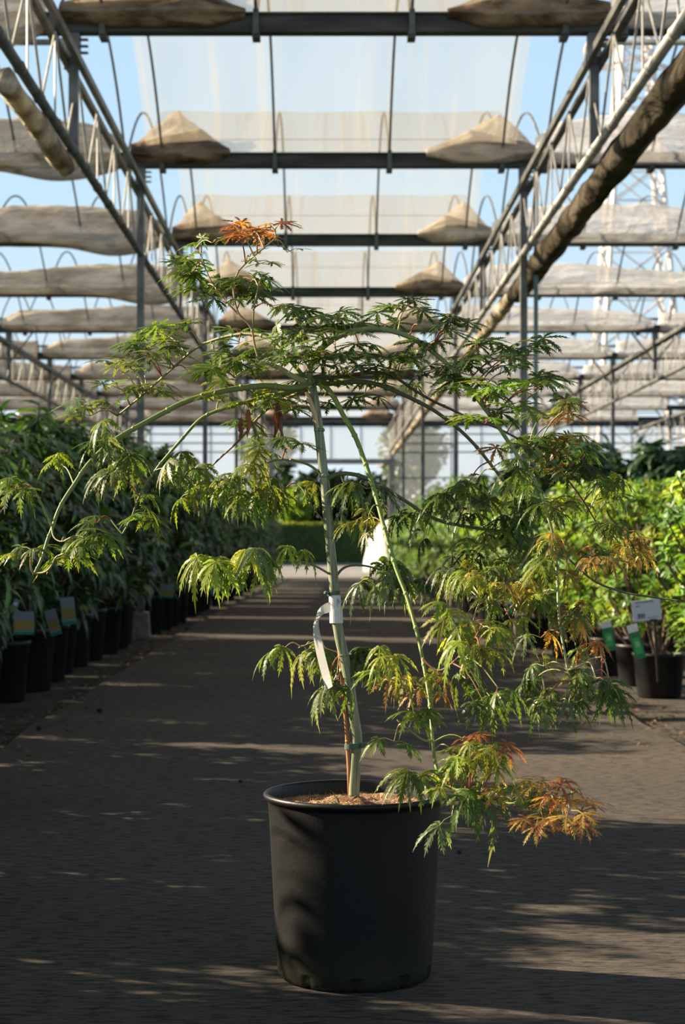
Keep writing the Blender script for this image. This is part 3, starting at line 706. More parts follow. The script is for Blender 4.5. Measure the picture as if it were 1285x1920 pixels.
# ------------------------------------------------------------------ the potted maple (focus of the picture)
PD = 3.98; PXC = (665-CX)/F*PD
tree_e = empty('potted_maple', (PXC, PD, 0), 'young weeping cut-leaf maple in a big black pot on the path', 'potted tree')
T0 = Vector((PXC, PD, 0))
def add_part(mb, name, mat, parent=None, smooth=False):
    mb.v = [tuple(Vector(v)-T0) for v in mb.v]
    o = mb.build(name, mat, parent or tree_e, smooth); return o
def potmat():
    m, t, N, L = nodes('scuffed black pot')
    out = N('OutputMaterial'); b = N('BsdfPrincipled'); L(b.outputs[0], out.inputs[0])
    co = N('TexCoord'); sp = N('SeparateXYZ'); L(co.outputs['Object'], sp.inputs[0])
    nz = N('TexNoise'); nz.inputs['Scale'].default_value = 14; nz.inputs['Detail'].default_value = 6; L(co.outputs['Object'], nz.inputs['Vector'])
    mr = N('MapRange'); mr.inputs['From Min'].default_value = .13; mr.inputs['From Max'].default_value = .0; L(sp.outputs['Z'], mr.inputs[0])
    mu = N('Math'); mu.operation = 'MULTIPLY'; L(mr.outputs[0], mu.inputs[0]); L(nz.outputs['Fac'], mu.inputs[1])
    mx = N('Mix'); mx.data_type = 'RGBA'; L(mu.outputs[0], mx.inputs[0]); mx.inputs[6].default_value = (.0065, .0068, .0072, 1); mx.inputs[7].default_value = (.030, .032, .014, 1)
    L(mx.outputs[2], b.inputs['Base Color']); b.inputs['Roughness'].default_value = .46; b.inputs['Specular IOR Level'].default_value = .32
    n2 = N('TexNoise'); n2.inputs['Scale'].default_value = 90; L(co.outputs['Object'], n2.inputs['Vector'])
    bp = N('Bump'); bp.inputs['Strength'].default_value = .12; bp.inputs['Distance'].default_value = .004; L(n2.outputs['Fac'], bp.inputs['Height']); L(bp.outputs[0], b.inputs['Normal'])
    return m
M['bigpot'] = potmat()
m = MB(); m.lathe([(0, .006), (.155, .006), (.162, .001), (.170, .004), (.1738, .014), (.1752, .028), (.1755, .032), (.1757, .036), (.1762, .045), (.181, .13), (.1865, .23), (.1925, .345), (.1955, .390), (.1965, .397), (.2005, .3985), (.2045, .4015), (.2065, .4065), (.2055, .4115), (.202, .4145), (.1975, .4135), (.1945, .408), (.193, .38), (.190, .34), (.0, .34)], 96)
# drainage notches round the foot
mv = []
for i, v in enumerate(m.v):
    a = math.atan2(v[1], v[0]); q = abs(((a/(2*PI)*10) % 1)-.5)
    if v[2] < .030 and math.hypot(v[0], v[1]) > .165 and q < .06: v = (v[0]*.97, v[1]*.97, v[2]+.006)
    mv.append(v)
m.v = mv
m.build('pot', M['bigpot'], tree_e, True)
M['coir'] = noisy('coir topped soil', (.16, .075, .035), (.42, .25, .14), 26, .95, bump=1.0, bscale=120)
m = MB(); nr, na = 22, 64
for i in range(nr+1):
    rr = .1925*i/nr
    for j in range(na):
        a = 2*PI*j/na; x, y = rr*math.cos(a), rr*math.sin(a)
        z = .382+.010*noise.noise(Vector((x*14, y*14, 0)))+.008*noise.noise(Vector((x*40, y*40, 3)))+.022*math.exp(-((x-.0)**2+(y+.01)**2)/.0009)
        m.v.append((x, y, z)); m.c.append((1, 1, 1))
for i in range(nr):
    for j in range(na): m.f.append((i*na+j, i*na+(j+1) % na, (i+1)*na+(j+1) % na, (i+1)*na+j)); m.m.append(0)
soil = m.build('soil', M['coir'], tree_e, True)
m = MB(); r = random.Random(3)
for k in range(2600):
    rr = .188*math.sqrt(r.random()); a = r.uniform(0, 6.28); p = Vector((rr*math.cos(a), rr*math.sin(a), .380))
    d_ = Vector((r.uniform(-1, 1), r.uniform(-1, 1), r.uniform(.1, .9))).normalized(); l = r.uniform(.008, .024); s_ = d_.orthogonal().normalized()*.0005
    if r.random() < .15: p = Vector((r.gauss(0, .016), r.gauss(-.01, .014), .395))
    c = r.choice([(.46, .27, .15), (.38, .2, .1), (.55, .36, .2), (.25, .13, .06)])
    m.add([p-s_, p+s_, p+d_*l], [(0, 1, 2)], c)
f_ = m.build('coir_fibres', M['bark'], soil); f_['kind'] = 'stuff'

GREEN_BARK, PALE_BARK, RED, OLIVE = (.33, .42, .20), (.55, .62, .42), (.32, .10, .055), (.26, .30, .10)
def smooth_path(pts, it=2):
    for _ in range(it):
        out = [pts[0]]
        for a, b in zip(pts[:-1], pts[1:]): out += [a*.75+b*.25, a*.25+b*.75]
        out.append(pts[-1]); pts = out
    return pts
def barkmat():
    m, t, N, L = nodes('pale green maple bark')
    out = N('OutputMaterial'); b = N('BsdfPrincipled'); L(b.outputs[0], out.inputs[0]); b.inputs['Roughness'].default_value = .5
    co = N('TexCoord'); mp = N('Mapping'); mp.inputs['Scale'].default_value = (60, 60, 3); L(co.outputs['Object'], mp.inputs[0])
    nz = N('TexNoise'); nz.inputs['Scale'].default_value = 2.5; nz.inputs['Detail'].default_value = 4; L(mp.outputs[0], nz.inputs['Vector'])
    r = N('ValToRGB'); e = r.color_ramp.elements; e[0].position = .35; e[0].color = (.12, .15, .08, 1); e[1].position = .65; e[1].color = (.34, .36, .23, 1); L(nz.outputs['Fac'], r.inputs[0])
    L(r.outputs[0], b.inputs['Base Color']); return m
M['trunkbark'] = barkmat()
pxm = PD/F
TR = [(664, 1492), (664, 1480), (666, 1450), (668, 1415), (670, 1382), (665, 1352), (659.5, 1314), (653, 1266), (645, 1229), (634.5, 1185), (630, 1141), (627, 1102), (623, 1055), (619, 1017), (612, 929), (607.5, 892), (603, 850), (598, 805), (592, 760), (586, 728), (580, 712)]
tp = [P(x, y, PD+.0) for x, y in TR]
path = smooth_path(tp, 1); rad = []
for i, p in enumerate(path):
    t = i/(len(path)-1); rad.append((10.6-2.4*t)*pxm*(1+.08*max(0, noise.noise(Vector((0, 0, p.z*19))))))
m = MB(); m.tube(path, rad, 16)
for (x, y) in ((645, 1228), (608, 892), (620, 1006), (599, 806), (660, 1318)):      # node rings
    c = P(x, y, PD); m.tube([c-Vector((0, 0, .004)), c, c+Vector((0, 0, .004))], [9.6*pxm, 10.4*pxm, 9.4*pxm], 16, (.4, .2, .15))
add_part(m, 'trunk', M['trunkbark'], smooth=True)
m = MB(); m.tube([P(574, 735, PD-.012), P(580, 748, PD-.013), P(590, 775, PD-.011), P(598, 805, PD-.008)], [3*pxm, 5*pxm, 5*pxm, 2*pxm], 8, (.62, .45, .28))
add_part(m, 'scar', M['bark'])['label'] = 'pale pruning scar below the crown'

# branches: polyline in the photo, start and end depth, start and end radius (px), colour
BR = {
 'A': ([(580, 722), (545, 729), (500, 722), (445, 728), (400, 737), (345, 753), (297, 779), (256, 801), (215, 824), (183, 851), (158.6, 878), (142, 905), (121, 935), (107, 962), (99, 989), (88, 1014), (80, 1046), (64, 1077)], 3.96, 3.72, 6.2, 2.6, (.24, .30, .09)),
 'A2': ([(98, 987), (84, 960), (73, 934), (61, 915)], 3.76, 3.70, 2.6, 1.6, (.36, .42, .14)),
 'A3': ([(64, 1077), (58, 1066), (57, 1050), (62, 1040)], 3.72, 3.70, 2.2, 1.3, (.45, .34, .2)),
 'A4': ([(68, 1076), (87, 1073), (98, 1060), (104, 1044), (120, 1038)], 3.72, 3.66, 2.4, 1.2, (.40, .44, .16)),
 'A5': ([(97, 990), (100, 1008), (112, 1016), (122, 1014)], 3.74, 3.7, 1.8, 1.0, (.42, .34, .16)),
 'B': ([(582, 724), (545, 735), (500, 742), (440, 760), (400, 772), (373, 786), (345.6, 818), (324, 843), (302, 868), (291, 883), (270, 911), (256, 943), (248, 970), (230, 1001)], 3.99, 4.08, 4.2, 1.8, (.25, .30, .10)),
 'B2': ([(230, 1001), (218, 988), (207, 973)], 4.08, 4.1, 1.8, 1.2, (.36, .40, .14)),
 'C': ([(583, 730), (545, 742), (509, 760), (479.5, 787), (450, 825), (422, 850), (397, 874), (370, 895)], 4.02, 4.32, 3.4, 1.6, (.30, .22, .10)),
 'D': ([(583, 720), (550, 707), (529, 692), (505, 682), (487, 680), (463, 692), (440, 708)], 3.99, 3.95, 6.2, 2.2, (.60, .60, .34)),
 'D2': ([(487, 681), (481, 660), (476, 640), (473, 617), (462, 602), (447, 589), (440, 565), (437, 535), (446, 510), (457.5, 497), (479, 478), (505, 457), (524, 440)], 3.97, 4.02, 2.3, 1.3, (.42, .28, .16)),
 'D3': ([(473, 617), (475, 600), (476, 579), (480, 560), (484, 540), (490, 520)], 3.98, 3.92, 1.8, 1.2, (.36, .30, .16)),
 'D4': ([(447, 589), (430, 572), (412, 550), (396, 528), (386, 505), (378, 480), (368, 465)], 4.0, 4.06, 1.8, 1.0, (.30, .20, .12)),
 'E': ([(575, 712), (540, 670), (505, 632), (468, 625), (431, 629), (399, 638), (364, 653), (330, 685), (302, 710), (259, 748), (219.6, 780)], 4.03, 4.42, 4.2, 1.8, (.36, .36, .16)),
 'G': ([(583, 716), (580, 695), (587, 670), (610, 646), (637, 629), (671, 618), (708, 615), (742.5, 622), (772, 633), (798, 648), (824.5, 670), (848, 691), (877.5, 722.5), (905, 760), (935, 800), (962, 841), (986, 877), (1009, 912), (1024, 954), (1040, 1010), (1046, 1080), (1048, 1159), (1056, 1208), (1065, 1257)], 3.98, 3.50, 6.4, 2.0, (.34, .38, .15)),
 'G2': ([(1065, 1257), (1093.5, 1246), (1109, 1234), (1130, 1232)], 3.50, 3.46, 2.2, 1.0, (.62, .55, .3)),
 'G3': ([(1065, 1257), (1070, 1270), (1080, 1295), (1089.5, 1314)], 3.50, 3.48, 1.6, .9, (.42, .46, .14)),
 'H': ([(588, 718), (621, 720), (666, 715), (697.6, 717), (732, 729), (766, 744), (798, 760), (820, 773), (864, 806), (900, 844), (918, 868), (947, 903), (968, 939), (990, 975), (1003, 1011), (995, 1040), (978, 1066)], 3.99, 3.98, 5.0, 1.8, (.17, .18, .08)),
 'I': ([(590, 712), (640, 706), (684, 699), (729, 699), (745, 709), (772, 728), (811, 752), (846, 767), (877, 783), (930, 800), (985, 830), (1040, 870), (1090, 930), (1130, 1000)], 4.02, 4.25, 4.0, 1.5, (.20, .12, .08)),
 'J': ([(597, 716), (617, 730), (632, 754), (644, 780), (664, 812), (677, 845), (692, 887), (706.5, 934), (716.5, 974), (729, 1019), (744, 1071), (764, 1118), (783, 1188), (793, 1234), (807, 1316), (811, 1385), (817.5, 1445), (839, 1474), (875, 1488), (918, 1500), (964, 1509), (1004, 1499), (1047, 1497), (1080, 1484)], 3.95, 3.28, 5.4, 2.0, (.30, .40, .10)),
 'J2': ([(793, 1234), (820, 1262), (846, 1247), (870, 1222), (888, 1204), (905, 1170)], 3.52, 3.42, 2.4, 1.4, (.28, .14, .08)),
 'J3': ([(800, 1270), (785, 1296), (752, 1310), (720, 1300), (700, 1290)], 3.5, 3.3, 2.0, 1.2, (.34, .17, .08)),
 'J4': ([(811, 1388), (795, 1390), (770, 1370), (745, 1350)], 3.42, 3.40, 2.2, 1.0, (.42, .42, .16)),
 'K': ([(611, 900), (622, 893), (639, 887), (669, 889.6), (694, 899), (731, 922), (769, 944), (795, 964), (837.6, 981), (890, 990), (952, 997), (1003, 1012), (1060, 1040), (1110, 1090), (1167, 1111), (1238, 1122), (1272, 1126)], 3.98, 3.62, 4.6, 1.5, (.16, .20, .09)),
 'K2': ([(1003, 1012), (978, 1062), (945, 1100), (905, 1130)], 3.78, 3.6, 2.2, 1.4, (.30, .30, .12)),
 'L': ([(626, 1082), (611.5, 1072), (591.6, 1061), (564, 1052.5), (529, 1050), (499, 1057), (469.6, 1062), (435, 1055)], 3.98, 3.90, 2.4, 1.3, (.28, .32, .12)),
 'M': ([(628, 1090), (634, 1074), (649, 1061), (677, 1059), (709, 1066), (750, 1082), (790, 1095)], 3.98, 4.08, 3.0, 1.3, (.18, .2, .09)),
 'N': ([(606, 890), (597, 884.6), (582, 872), (552, 862), (515, 861), (472, 879), (452, 892), (422, 899), (392, 905), (355, 912)], 3.98, 4.06, 2.8, 1.3, (.24, .26, .10)),
 'O': ([(616, 985), (604.5, 974), (582, 947), (572, 922), (556, 905)], 4.0, 4.08, 1.8, 1.0, (.2, .24, .1)),
 'Q': ([(643, 1226), (622, 1220), (608, 1214), (604, 1198), (585, 1205), (560, 1215)], 4.0, 4.05, 1.8, 1.0, (.22, .2, .1)),
 'Q2': ([(650, 1240), (672, 1236), (695, 1226), (720, 1225)], 4.0, 4.08, 1.6, 1.0, (.22, .2, .1)),
}
bw, bl, segs = {}, {}, []
for k, (pts, d0, d1, r0, r1, col) in BR.items():
    L_ = [0]
    for a, b in zip(pts[:-1], pts[1:]): L_.append(L_[-1]+math.hypot(a[0]-b[0], a[1]-b[1]))
    wp = [P(x, y, d0+(d1-d0)*(l/L_[-1])**1.2) for (x, y), l in zip(pts, L_)]
    path = smooth_path(wp, 2); nn = len(path)
    rad = []
    for i in range(nn):
        t = i/(nn-1); rad.append((r0+(r1-r0)*t)*pxm*.97)
    col = tuple(x*.72 for x in col); mb = MB(); mb.tube(path, rad, 8, col); mb.brk = col
    # swollen nodes
    acc = 0; last = 0
    for i in range(1, nn-1):
        acc += (path[i]-path[i-1]).length
        if acc-last > .075 and r0 > 1.7:
            last = acc; tt = (path[i+1]-path[i-1]).normalized()
            mb.tube([path[i]-tt*.005, path[i], path[i]+tt*.005], [rad[i]*.95, rad[i]*1.28, rad[i]*.95], 8, tuple(min(1, x*1.15) for x in col))
    bw[k] = mb; bl[k] = MB()
    for i in range(nn): segs.append((k, i/(nn-1), path[i]))
def pix(p): return (CX+p.x*F/p.y, CY-(p.z-HC)*F/p.y)
SEGPIX = [(k, t, p, *pix(p)) for k, t, p in segs]
G1, G2, G3 = (.088, .142, .026), (.128, .198, .032), (.056, .095, .025)
YG, OL, OR_, RD, BRN, GREY = (.24, .31, .04), (.16, .19, .035), (.40, .20, .07), (.30, .12, .06), (.22, .13, .05), (.15, .20, .10)
# leaf masses: x0 x1 y0 y1 count colours droop size(px) [branches]
CL = [
 (440, 550, 432, 462, 13, [OR_, RD, OR_, (.62, .34, .08)], .5, 42, ['D2'], 1.0),
 (500, 545, 462, 482, 2, [OL, YG], .5, 36, ['D2'], 1.0),
 (440, 490, 470, 505, 3, [OL, G1], .5, 40, ['D2'], 1.0),
 (352, 400, 452, 490, 5, [G2, YG, OL], .5, 42, ['D4'], 1.0),
 (345, 450, 495, 580, 11, [G1, G3, G2], .6, 58, ['D4', 'D2'], 1.0),
 (440, 530, 510, 590, 12, [G1, G3, G2, GREY], .7, 58, ['D3', 'D2'], 1.0),
 (280, 390, 600, 640, 6, [G2, G1], .5, 58, ['E'], 1.0),
 (400, 545, 625, 700, 16, [G1, G2, G3], .6, 62, ['D', 'E', 'D2'], 1.0),
 (235, 410, 640, 715, 14, [G1, G2, GREY], .55, 58, ['E'], 1.0),
 (385, 520, 690, 760, 12, [G2, G1, YG], .7, 60, ['D', 'A', 'B'], 1.0),
 (120, 330, 690, 785, 15, [G1, G2, OL, GREY], .55, 58, ['E', 'A'], 1.0),
 (540, 700, 575, 640, 13, [G1, G3, G2], .5, 58, ['G'], 1.0),
 (680, 855, 568, 630, 12, [G1, G3], .5, 58, ['G'], 1.0),
 (520, 720, 640, 725, 28, [G1, G3, G2, GREY], .6, 64, ['G', 'H', 'I'], 1.0),
 (700, 880, 640, 745, 26, [G1, G3, G3], .65, 60, ['G', 'I', 'H'], 1.0),
 (870, 1035, 640, 740, 15, [G1, G3, G2], .6, 62, ['G', 'I'], 1.0),
 (860, 985, 730, 800, 9, [YG, G2, (.22, .38, .05)], .6, 66, ['G'], 1.0),
 (920, 1080, 770, 880, 20, [G1, G3, OL, BRN], .7, 58, ['G', 'I'], 1.0),
 (990, 1140, 820, 900, 11, [G3, G1], .6, 62, ['I', 'G'], 1.0),
 (625, 740, 880, 960, 9, [G2, G1, GREY], .9, 62, ['K'], 1.0),
 (740, 880, 885, 1000, 14, [G3, G1, GREY], .9, 62, ['K', 'H'], 1.0),
 (850, 1040, 890, 1060, 40, [G1, OL, G2, G3], .8, 60, ['H', 'G', 'K'], 1.0),
 (1020, 1150, 880, 1010, 16, [OL, G2, G1], .8, 58, ['I', 'G'], 1.0),
 (1030, 1180, 1000, 1100, 20, [(.34, .26, .07), OL, BRN, (.4, .26, .08)], .8, 56, ['K', 'I', 'G'], .8),
 (800, 960, 1030, 1120, 18, [G1, YG, OL, GREY], .9, 60, ['K2', 'K', 'J'], 1.0),
 (880, 1180, 1090, 1180, 34, [OL, YG, G1, BRN, (.38, .30, .06)], .9, 58, ['K2', 'K', 'G'], .9),
 (1000, 1110, 1160, 1220, 9, [OL, OR_, GREY, (.5, .34, .06)], 1.1, 54, ['G'], .8),
 (800, 930, 1110, 1230, 17, [YG, G2, OL], .9, 66, ['J2', 'J', 'K2'], 1.0),
 (865, 975, 1245, 1330, 9, [G1, G3, G1], 1.3, 70, ['J2'], 1.0),
 (975, 1070, 1240, 1310, 8, [G1, GREY, G3], 1.4, 62, ['G', 'G3'], .9),
 (1080, 1185, 1225, 1300, 10, [G3, G1, GREY], 1.4, 62, ['G2', 'G3'], .9),
 (1040, 1110, 1290, 1330, 4, [G1, GREY], 1.4, 60, ['G3'], .9),
 (700, 815, 1225, 1315, 15, [(.34, .26, .07), YG, BRN, OL, (.36, .20, .07)], .9, 56, ['J3', 'J'], .85),
 (705, 800, 1345, 1410, 5, [G2, G1], .7, 62, ['J4'], 1.1),
 (785, 825, 1440, 1480, 3, [G2, GREY], .8, 58, ['J'], 1.1),
 (830, 945, 1385, 1420, 8, [G1, RD, OR_, YG], .5, 48, ['J'], .9),
 (830, 950, 1420, 1500, 24, [YG, OL, G2, (.38, .36, .06)], .8, 44, ['J'], .9),
 (835, 900, 1480, 1530, 4, [G2, GREY, G1], 1.1, 66, ['J'], 1.1),
 (930, 1010, 1470, 1530, 10, [OL, YG, (.45, .30, .06)], .9, 42, ['J'], .8),
 (1005, 1095, 1460, 1540, 24, [OR_, (.5, .3, .06), RD, (.42, .32, .08)], .45, 46, ['J'], .7),
 (25, 120, 860, 935, 9, [G2, YG, G1], .7, 52, ['A2', 'A'], 1.0),
 (25, 70, 1020, 1055, 3, [G1, YG], .7, 48, ['A3'], 1.0),
 (110, 185, 1000, 1055, 6, [G2, YG, G2], .6, 62, ['A4', 'A5'], 1.1),
 (180, 290, 930, 990, 7, [G1, G2], .5, 48, ['B', 'B2'], 1.0),
 (190, 340, 800, 900, 14, [GREY, G1, G2], .8, 56, ['A', 'B'], 1.0),
 (335, 480, 870, 940, 18, [YG, G2, OL], .9, 54, ['N', 'C'], 1.0),
 (450, 590, 860, 940, 18, [G1, OL, G2], 1.1, 52, ['N', 'O'], 1.0),
 (390, 470, 1045, 1065, 7, [GREY, G2, YG], 1.2, 64, ['L'], 1.15),
 (470, 520, 1040, 1065, 5, [GREY, YG, G2], 1.3, 60, ['L'], 1.15),
 (530, 560, 1040, 1056, 2, [YG, G2], 1.5, 58, ['L'], 1.1),
 (660, 800, 1062, 1095, 13, [G3, GREY, G1], 1.4, 58, ['M'], 1.1),
 (530, 600, 1195, 1230, 7, [GREY, G2, G1], 1.2, 60, ['Q'], 1.1),
 (660, 735, 1212, 1250, 8, [G3, GREY, G1], 1.1, 58, ['Q2'], 1.1),
 (605, 640, 1270, 1295, 3, [GREY, G1], 1.4, 54, ['Q'], 1.1),
 (430, 580, 750, 870, 12, [G2, YG, G1], .7, 54, ['C', 'N', 'B'], 1.0),
 (630, 720, 735, 770, 3, [G1, G3], .8, 54, ['J', 'H'], 1.0),
 (640, 720, 960, 1000, 3, [YG, OL], .9, 46, ['J'], .9),
]
r = random.Random(42)
for x0, x1, y0, y1, n, cols, droop, size, brs, nar in CL:
    left = round(n*(1.6 if x0 > 840 and 740 < y0 < 1080 else 1.7 if y0 < 780 else 1.12 if y0 > 1085 and x0 > 640 else 1.25))
    if x0 > 690 and y0 > 850 and y0 < 1380: size *= .80
    if y0 < 780: size *= .90
    if y0 < 800: droop *= .5
    while left > 0:
        q = min(left, r.choice((2, 3, 4))); left -= q
        cx_, cy_ = r.uniform(x0, x1), r.uniform(y0, y1)
        # start on a nearby branch, a little inward
        best = min((s for s in SEGPIX if s[0] in brs), key=lambda s: (s[3]-cx_)**2+(s[4]-cy_)**2+r.uniform(0, 900))
        k, t_, p0 = best[0], best[1], best[2]
        bcol = bw[k].brk
        dist = math.hypot(best[3]-cx_, best[4]-cy_)
        dep = p0.y+r.uniform(-1, 1)*min(.16, .05+dist*.0011)
        tip = P(cx_, cy_, dep)
        mid = (p0+tip)/2+Vector((0, 0, .012+.0001*dist)); 
        tw = smooth_path([p0, mid, tip], 2)
        tc_ = r.choice([bcol, RED, OLIVE, (.40, .34, .15)])
        if (tip-p0).length > .01: bw[k].tube(tw, [1.7*pxm+(0.8-1.7)*pxm*i/(len(tw)-1) for i in range(len(tw))], 5, tc_)
        tdir = (tip-p0).normalized() if (tip-p0).length > .01 else Vector((r.uniform(-1, 1), -.3, 0)).normalized()
        for u in range(q):
            tt = 1-.28*(u//2)*r.uniform(.6, 1.2); base = tw[max(0, min(len(tw)-1, int(tt*(len(tw)-1))))]
            side = Vector((-tdir.y, tdir.x, 0)); side = side.normalized() if side.length > .1 else Vector((1, 0, 0))
            sg = 1 if u % 2 else -1
            pd_ = (tdir*r.uniform(.2, .9)+side*sg*r.uniform(.2, .9)+Vector((r.uniform(-.3, .3), r.uniform(-.4, .4), r.uniform(.0, .6)-.35*max(0, droop-.8)))).normalized()
            pl = r.uniform(16, 34)*pxm
            le = base+pd_*pl
            pc = r.choice([RED, OLIVE, (.45, .40, .16), (.38, .2, .09)])
            bw[k].tube([base, base+pd_*pl*.6+Vector((0, 0, .004)), le], [.9*pxm, .75*pxm, .65*pxm], 4, pc, cap=False)
            ax = Vector((pd_.x*1.0+r.uniform(-.35, .35), pd_.y*.8-r.uniform(.0, .35), .14-.62*droop+r.uniform(-.32, .3)))
            nr_ = Vector((r.uniform(-.35, .35)-.1, r.uniform(-.75, .1), 1.0))
            c = r.choice(cols); f = r.uniform(.8, 1.25); c = (c[0]*f*r.uniform(.85, 1.15), c[1]*f, c[2]*f)
            maple_leaf(bl[k], le, ax, nr_, size*pxm*r.uniform(.75, 1.15)*1.03, c, min(1.1, droop*r.uniform(.7, 1.2)), r, nar)
for k in BR:
    o = add_part(bw[k], 'branch', M['bark'], smooth=True)
    if bl[k].v:
        f = add_part(bl[k], 'leaves', M['maple'], o)
        if k in ('D2',): f['label'] = 'orange young leaves at the top shoot'
# withered leaves hanging
for px, py, hpx, wpx in ((521, 756, 76, 24), (466, 768, 62, 11), (452, 785, 44, 9)):
    m = MB(); base = P(px, py, 4.0)
    m.tube([base+Vector((.01, 0, .035)), base+Vector((.003, 0, .015)), base], [.9*pxm]*3, 4, (.2, .08, .05))
    for q in range(9 if wpx > 20 else 5):
        x = r.uniform(-.5, .5)*wpx*pxm; y = r.uniform(-.012, .012); l = hpx*pxm*r.uniform(.6, 1)
        c = r.choice([(.20, .07, .03), (.28, .10, .04), (.14, .05, .03), (.36, .15, .06)])
        pts = [(base.x+x*t*(1.2-.5*t)+.003*math.sin(t*9+q), base.y+y*t, base.z-l*t) for t in (0, .2, .4, .6, .8, 1)]
        m.tube(pts, [.0015, .0045, .006, .0055, .0035, .0008], 5, c, sq=.35)
    add_part(m, 'withered_leaf', M['bark'])['label'] = 'curled brown withered leaf'
# bamboo cane
M['cane'] = noisy('bamboo cane', (.36, .15, .055), (.58, .27, .11), 8, .45, stretch=(1, 1, .3))
cp = [P(656.5, 1492, PD+.0), P(655, 1440, PD+.0), P(647, 1320, PD+.004), P(643, 1280, PD+.010), P(637, 1225, PD+.017), P(633, 1165, PD+.021)]
m = MB(); m.tube(cp, [4.3*pxm, 4.3*pxm, 4.1*pxm, 4*pxm, 3.8*pxm, 3.6*pxm], 10)
for p in (P(644.5, 1297, PD+.007), P(652, 1390, PD+.001)): m.tube([p-Vector((0, 0, .003)), p, p+Vector((0, 0, .003))], [4.1*pxm, 5.2*pxm, 4.1*pxm], 10)
add_part(m, 'cane', M['cane'], smooth=True)
# rubber ties
M['tie'] = noisy('dark green tie', (.05, .09, .06), (.09, .14, .095), 20, .5)
def tie(pc, rx, ry, h, tail):
    m = MB(); n = 24; vs = []
    for zz in (-h/2, h/2):
        for rr in (1.0, .86):
            for k in range(n):
                a = 2*PI*k/n; vs.append((pc.x+rx*rr*math.cos(a), pc.y+ry*rr*math.sin(a), pc.z+zz+.002*math.cos(a)))
    fs = []
    for k in range(n):
        k2 = (k+1) % n; fs += [(k, k2, 2*n+k2, 2*n+k), (n+k, 3*n+k, 3*n+k2, n+k2), (k, n+k, n+k2, k2), (2*n+k, 2*n+k2, 3*n+k2, 3*n+k)]
    m.add(vs, fs); 
    if tail: m.tube([pc+Vector((rx*.8*tail[0], -ry*.8, 0)), pc+Vector((rx*tail[0]+tail[0]*tail[1]*.5, -ry*.7, .002)), pc+Vector((rx*tail[0]+tail[0]*tail[1], -ry*.5, .001))], h*.5, 6, sq=.7)
    add_part(m, 'tie', M['tie'])
tie(P(663, 1398, PD), 17*pxm, .017, 10*pxm, (1, 10*pxm))
tie(P(626, 1112, PD+.003), 12*pxm, .017, 7*pxm, (-1, 5*pxm))
# white paper label looped round the trunk
M['tail'] = leafmat('thin white paper strip', .4, .6, .2, (.62, .62, .6), 0)
M['paper'] = noisy('white label paper', (.70, .69, .66), (.8, .79, .77), 8, .6)
m = MB(); n = 24; ring = []
for (x, y, rr) in ((628, 1116, 11.2), (629, 1142, 11.6), (630.5, 1143, 12.4), (631, 1168, 12.6)):
    c = P(x, y, PD); ring.append([(c.x+rr*pxm*math.cos(2*PI*k/n), c.y+rr*pxm*math.sin(2*PI*k/n), c.z) for k in range(n)])
vs = sum(ring, []); fs = [(i*n+k, i*n+(k+1) % n, (i+1)*n+(k+1) % n, (i+1)*n+k) for i in range(3) for k in range(n)]
m.add(vs, fs, (.72, .72, .72))
lab = add_part(m, 'paper_label', M['paper'])
m = MB(); strip_ = [((620, 1128), (620, 1148), -.012), ((609, 1132), (611, 1150), -.022), ((599, 1140), (604, 1153), -.03), ((593, 1153), (598, 1160), -.034), ((587, 1172), (598, 1175), -.035), ((588, 1195), (602, 1195), -.034), ((592, 1220), (607, 1217), -.033), ((599, 1250), (614, 1245), -.033), ((606, 1275), (620, 1269), -.034), ((610, 1296), (624, 1287), -.036)]
A_ = smooth_path([P(*a, PD+z*1.6+.008) for a, b, z in strip_], 1); B_ = smooth_path([P(*b, PD+z*1.6-.008) for a, b, z in strip_], 1)
vs = []
for a, b in zip(A_, B_): vs += [a, b, b+Vector((0, .0007, 0)), a+Vector((0, .0007, 0))]
fs = []
for i in range(len(A_)-1):
    for k in range(4): fs.append((4*i+k, 4*i+(k+1) % 4, 4*i+4+(k+1) % 4, 4*i+4+k))
m.add(vs, fs, (.8, .8, .77)); add_part(m, 'label_tail', M['tail'], lab)
m = MB(); c = P(632, 1128, PD)
M['ink'] = noisy('label ink', (.16, .17, .16), (.24, .25, .24), 9, .7)
for k in range(6):   # small print on the label, seen edge on
    a0 = -1.25+.07*k; rr = 11.9*pxm
    cc = P(628.5, 1130, PD)
    x_, y_ = cc.x+rr*math.cos(a0), cc.y+rr*math.sin(a0)
    if k in (0, 3, 5): m.box(x_-.0005, y_-.0004, cc.z-.009+.002*k, x_+.0005, y_+.0002, cc.z+.011-.001*k)
add_part(m, 'print', M['ink'], lab)
# a weed tuft on the soil
m = MB(); r = random.Random(9)
for k in range(16):
    p = P(632+r.uniform(-14, 14), 1493, PD-.06); p.z = .392
    blade(m, p, Vector((r.uniform(-1, 1), r.uniform(-.8, .2), .35)), Vector((0, 0, 1)), .035, .006, (.05, .08, .03), .3)
add_part(m, 'weed', M['leaf_dark'], soil)

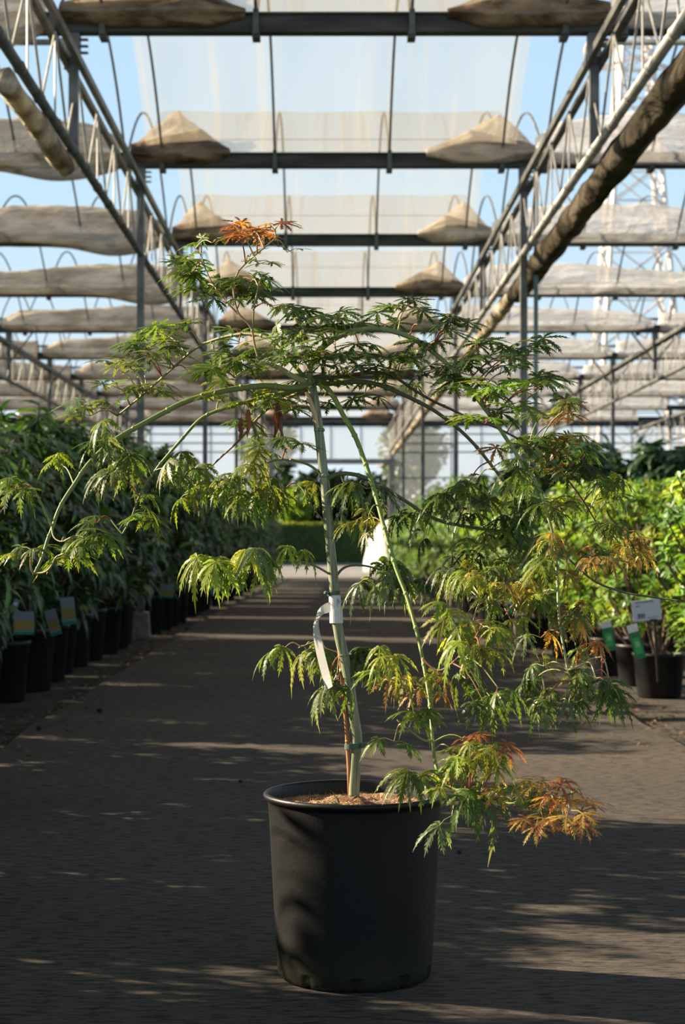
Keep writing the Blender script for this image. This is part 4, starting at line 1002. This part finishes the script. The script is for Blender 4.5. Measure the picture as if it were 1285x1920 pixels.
# ------------------------------------------------------------------ litter on the floor
r = random.Random(77); m = MB()
for k in range(2600):
    if r.random() < .6: x = PX1+.02+abs(r.gauss(0, .16)); 
    else: x = PX0-.02-abs(r.gauss(0, .12))
    if r.random() < .14: x = (PX1-r.uniform(0, .5)) if x > 0 else (PX0+r.uniform(0, .35))
    y = r.uniform(7.5, 24); z = gz(y)+r.uniform(.002, .02)-(.03 if not PX0 < x < PX1 else 0)
    c = r.choice([(.09, .05, .03), (.14, .085, .045), (.06, .04, .03), (.10, .11, .03), (.2, .12, .07)])
    a = r.uniform(0, 6.28); blade(m, Vector((x, y, z)), Vector((math.cos(a), math.sin(a), .1)), Vector((r.uniform(-.4, .4), r.uniform(-.4, .4), 1)), r.uniform(.02, .06), r.uniform(.006, .02), c, r.uniform(-.3, .4), shape=[.2, 1, .1])
tag(m.build('leaf_litter', M['bark']), 'brown leaf litter and soil crumbs along both path edges', 'litter', kind='stuff')
M['clod'] = noisy('dark clod', (.012, .009, .007), (.04, .03, .022), 60, .95)
CLODS = [(187, 1336, 6, 'dark soil clod lying alone on the path beside the fallen green leaf'), (73, 1369, 5, 'dark soil clod at the left path edge by the first pot'), (127, 1372, 3, 'small soil clod on the path, right of the edge clod'),
         (452, 1467, 4, 'small dark crumb on the path left of the maple pot rim'), (735, 1600, 5, None), (862, 1600, 4, 'small dark leaf scrap on the path right of the maple pot')]
for px, py, s_, lb in CLODS:
    if lb is None: continue
    d = HC*F/(py-CY); x = (px-CX)/F*d; mm = MB(); rad = s_*d/F
    prof = [(rad*math.cos(a)*(1+.2*math.sin(3*a)), rad*.75*(1+math.sin(a))) for a in [-PI/2+i*PI/8 for i in range(9)]]
    mm.lathe(prof, 10); mm.v = [tuple(Vector(v)*(1+.3*noise.noise(Vector(v)*60+Vector((px, 0, 0))))) for v in mm.v]
    o = mm.build('soil_clod', M['clod'], None, True); o.location = (x, d, -.001); tag(o, lb, 'soil clod', 'clods on the path')
m = MB(); d = HC*F/(1320-CY)
blade(m, Vector((0, 0, .012)), Vector((1, .15, .02)), Vector((0, -.3, 1)), .16, .035, (.16, .24, .12), .06)
o = m.build('fallen_leaf', M['leaf_dark']); o.location = ((108-CX)/F*d, d, gz(d)); tag(o, 'single long green leaf fallen at the left path edge', 'leaf')
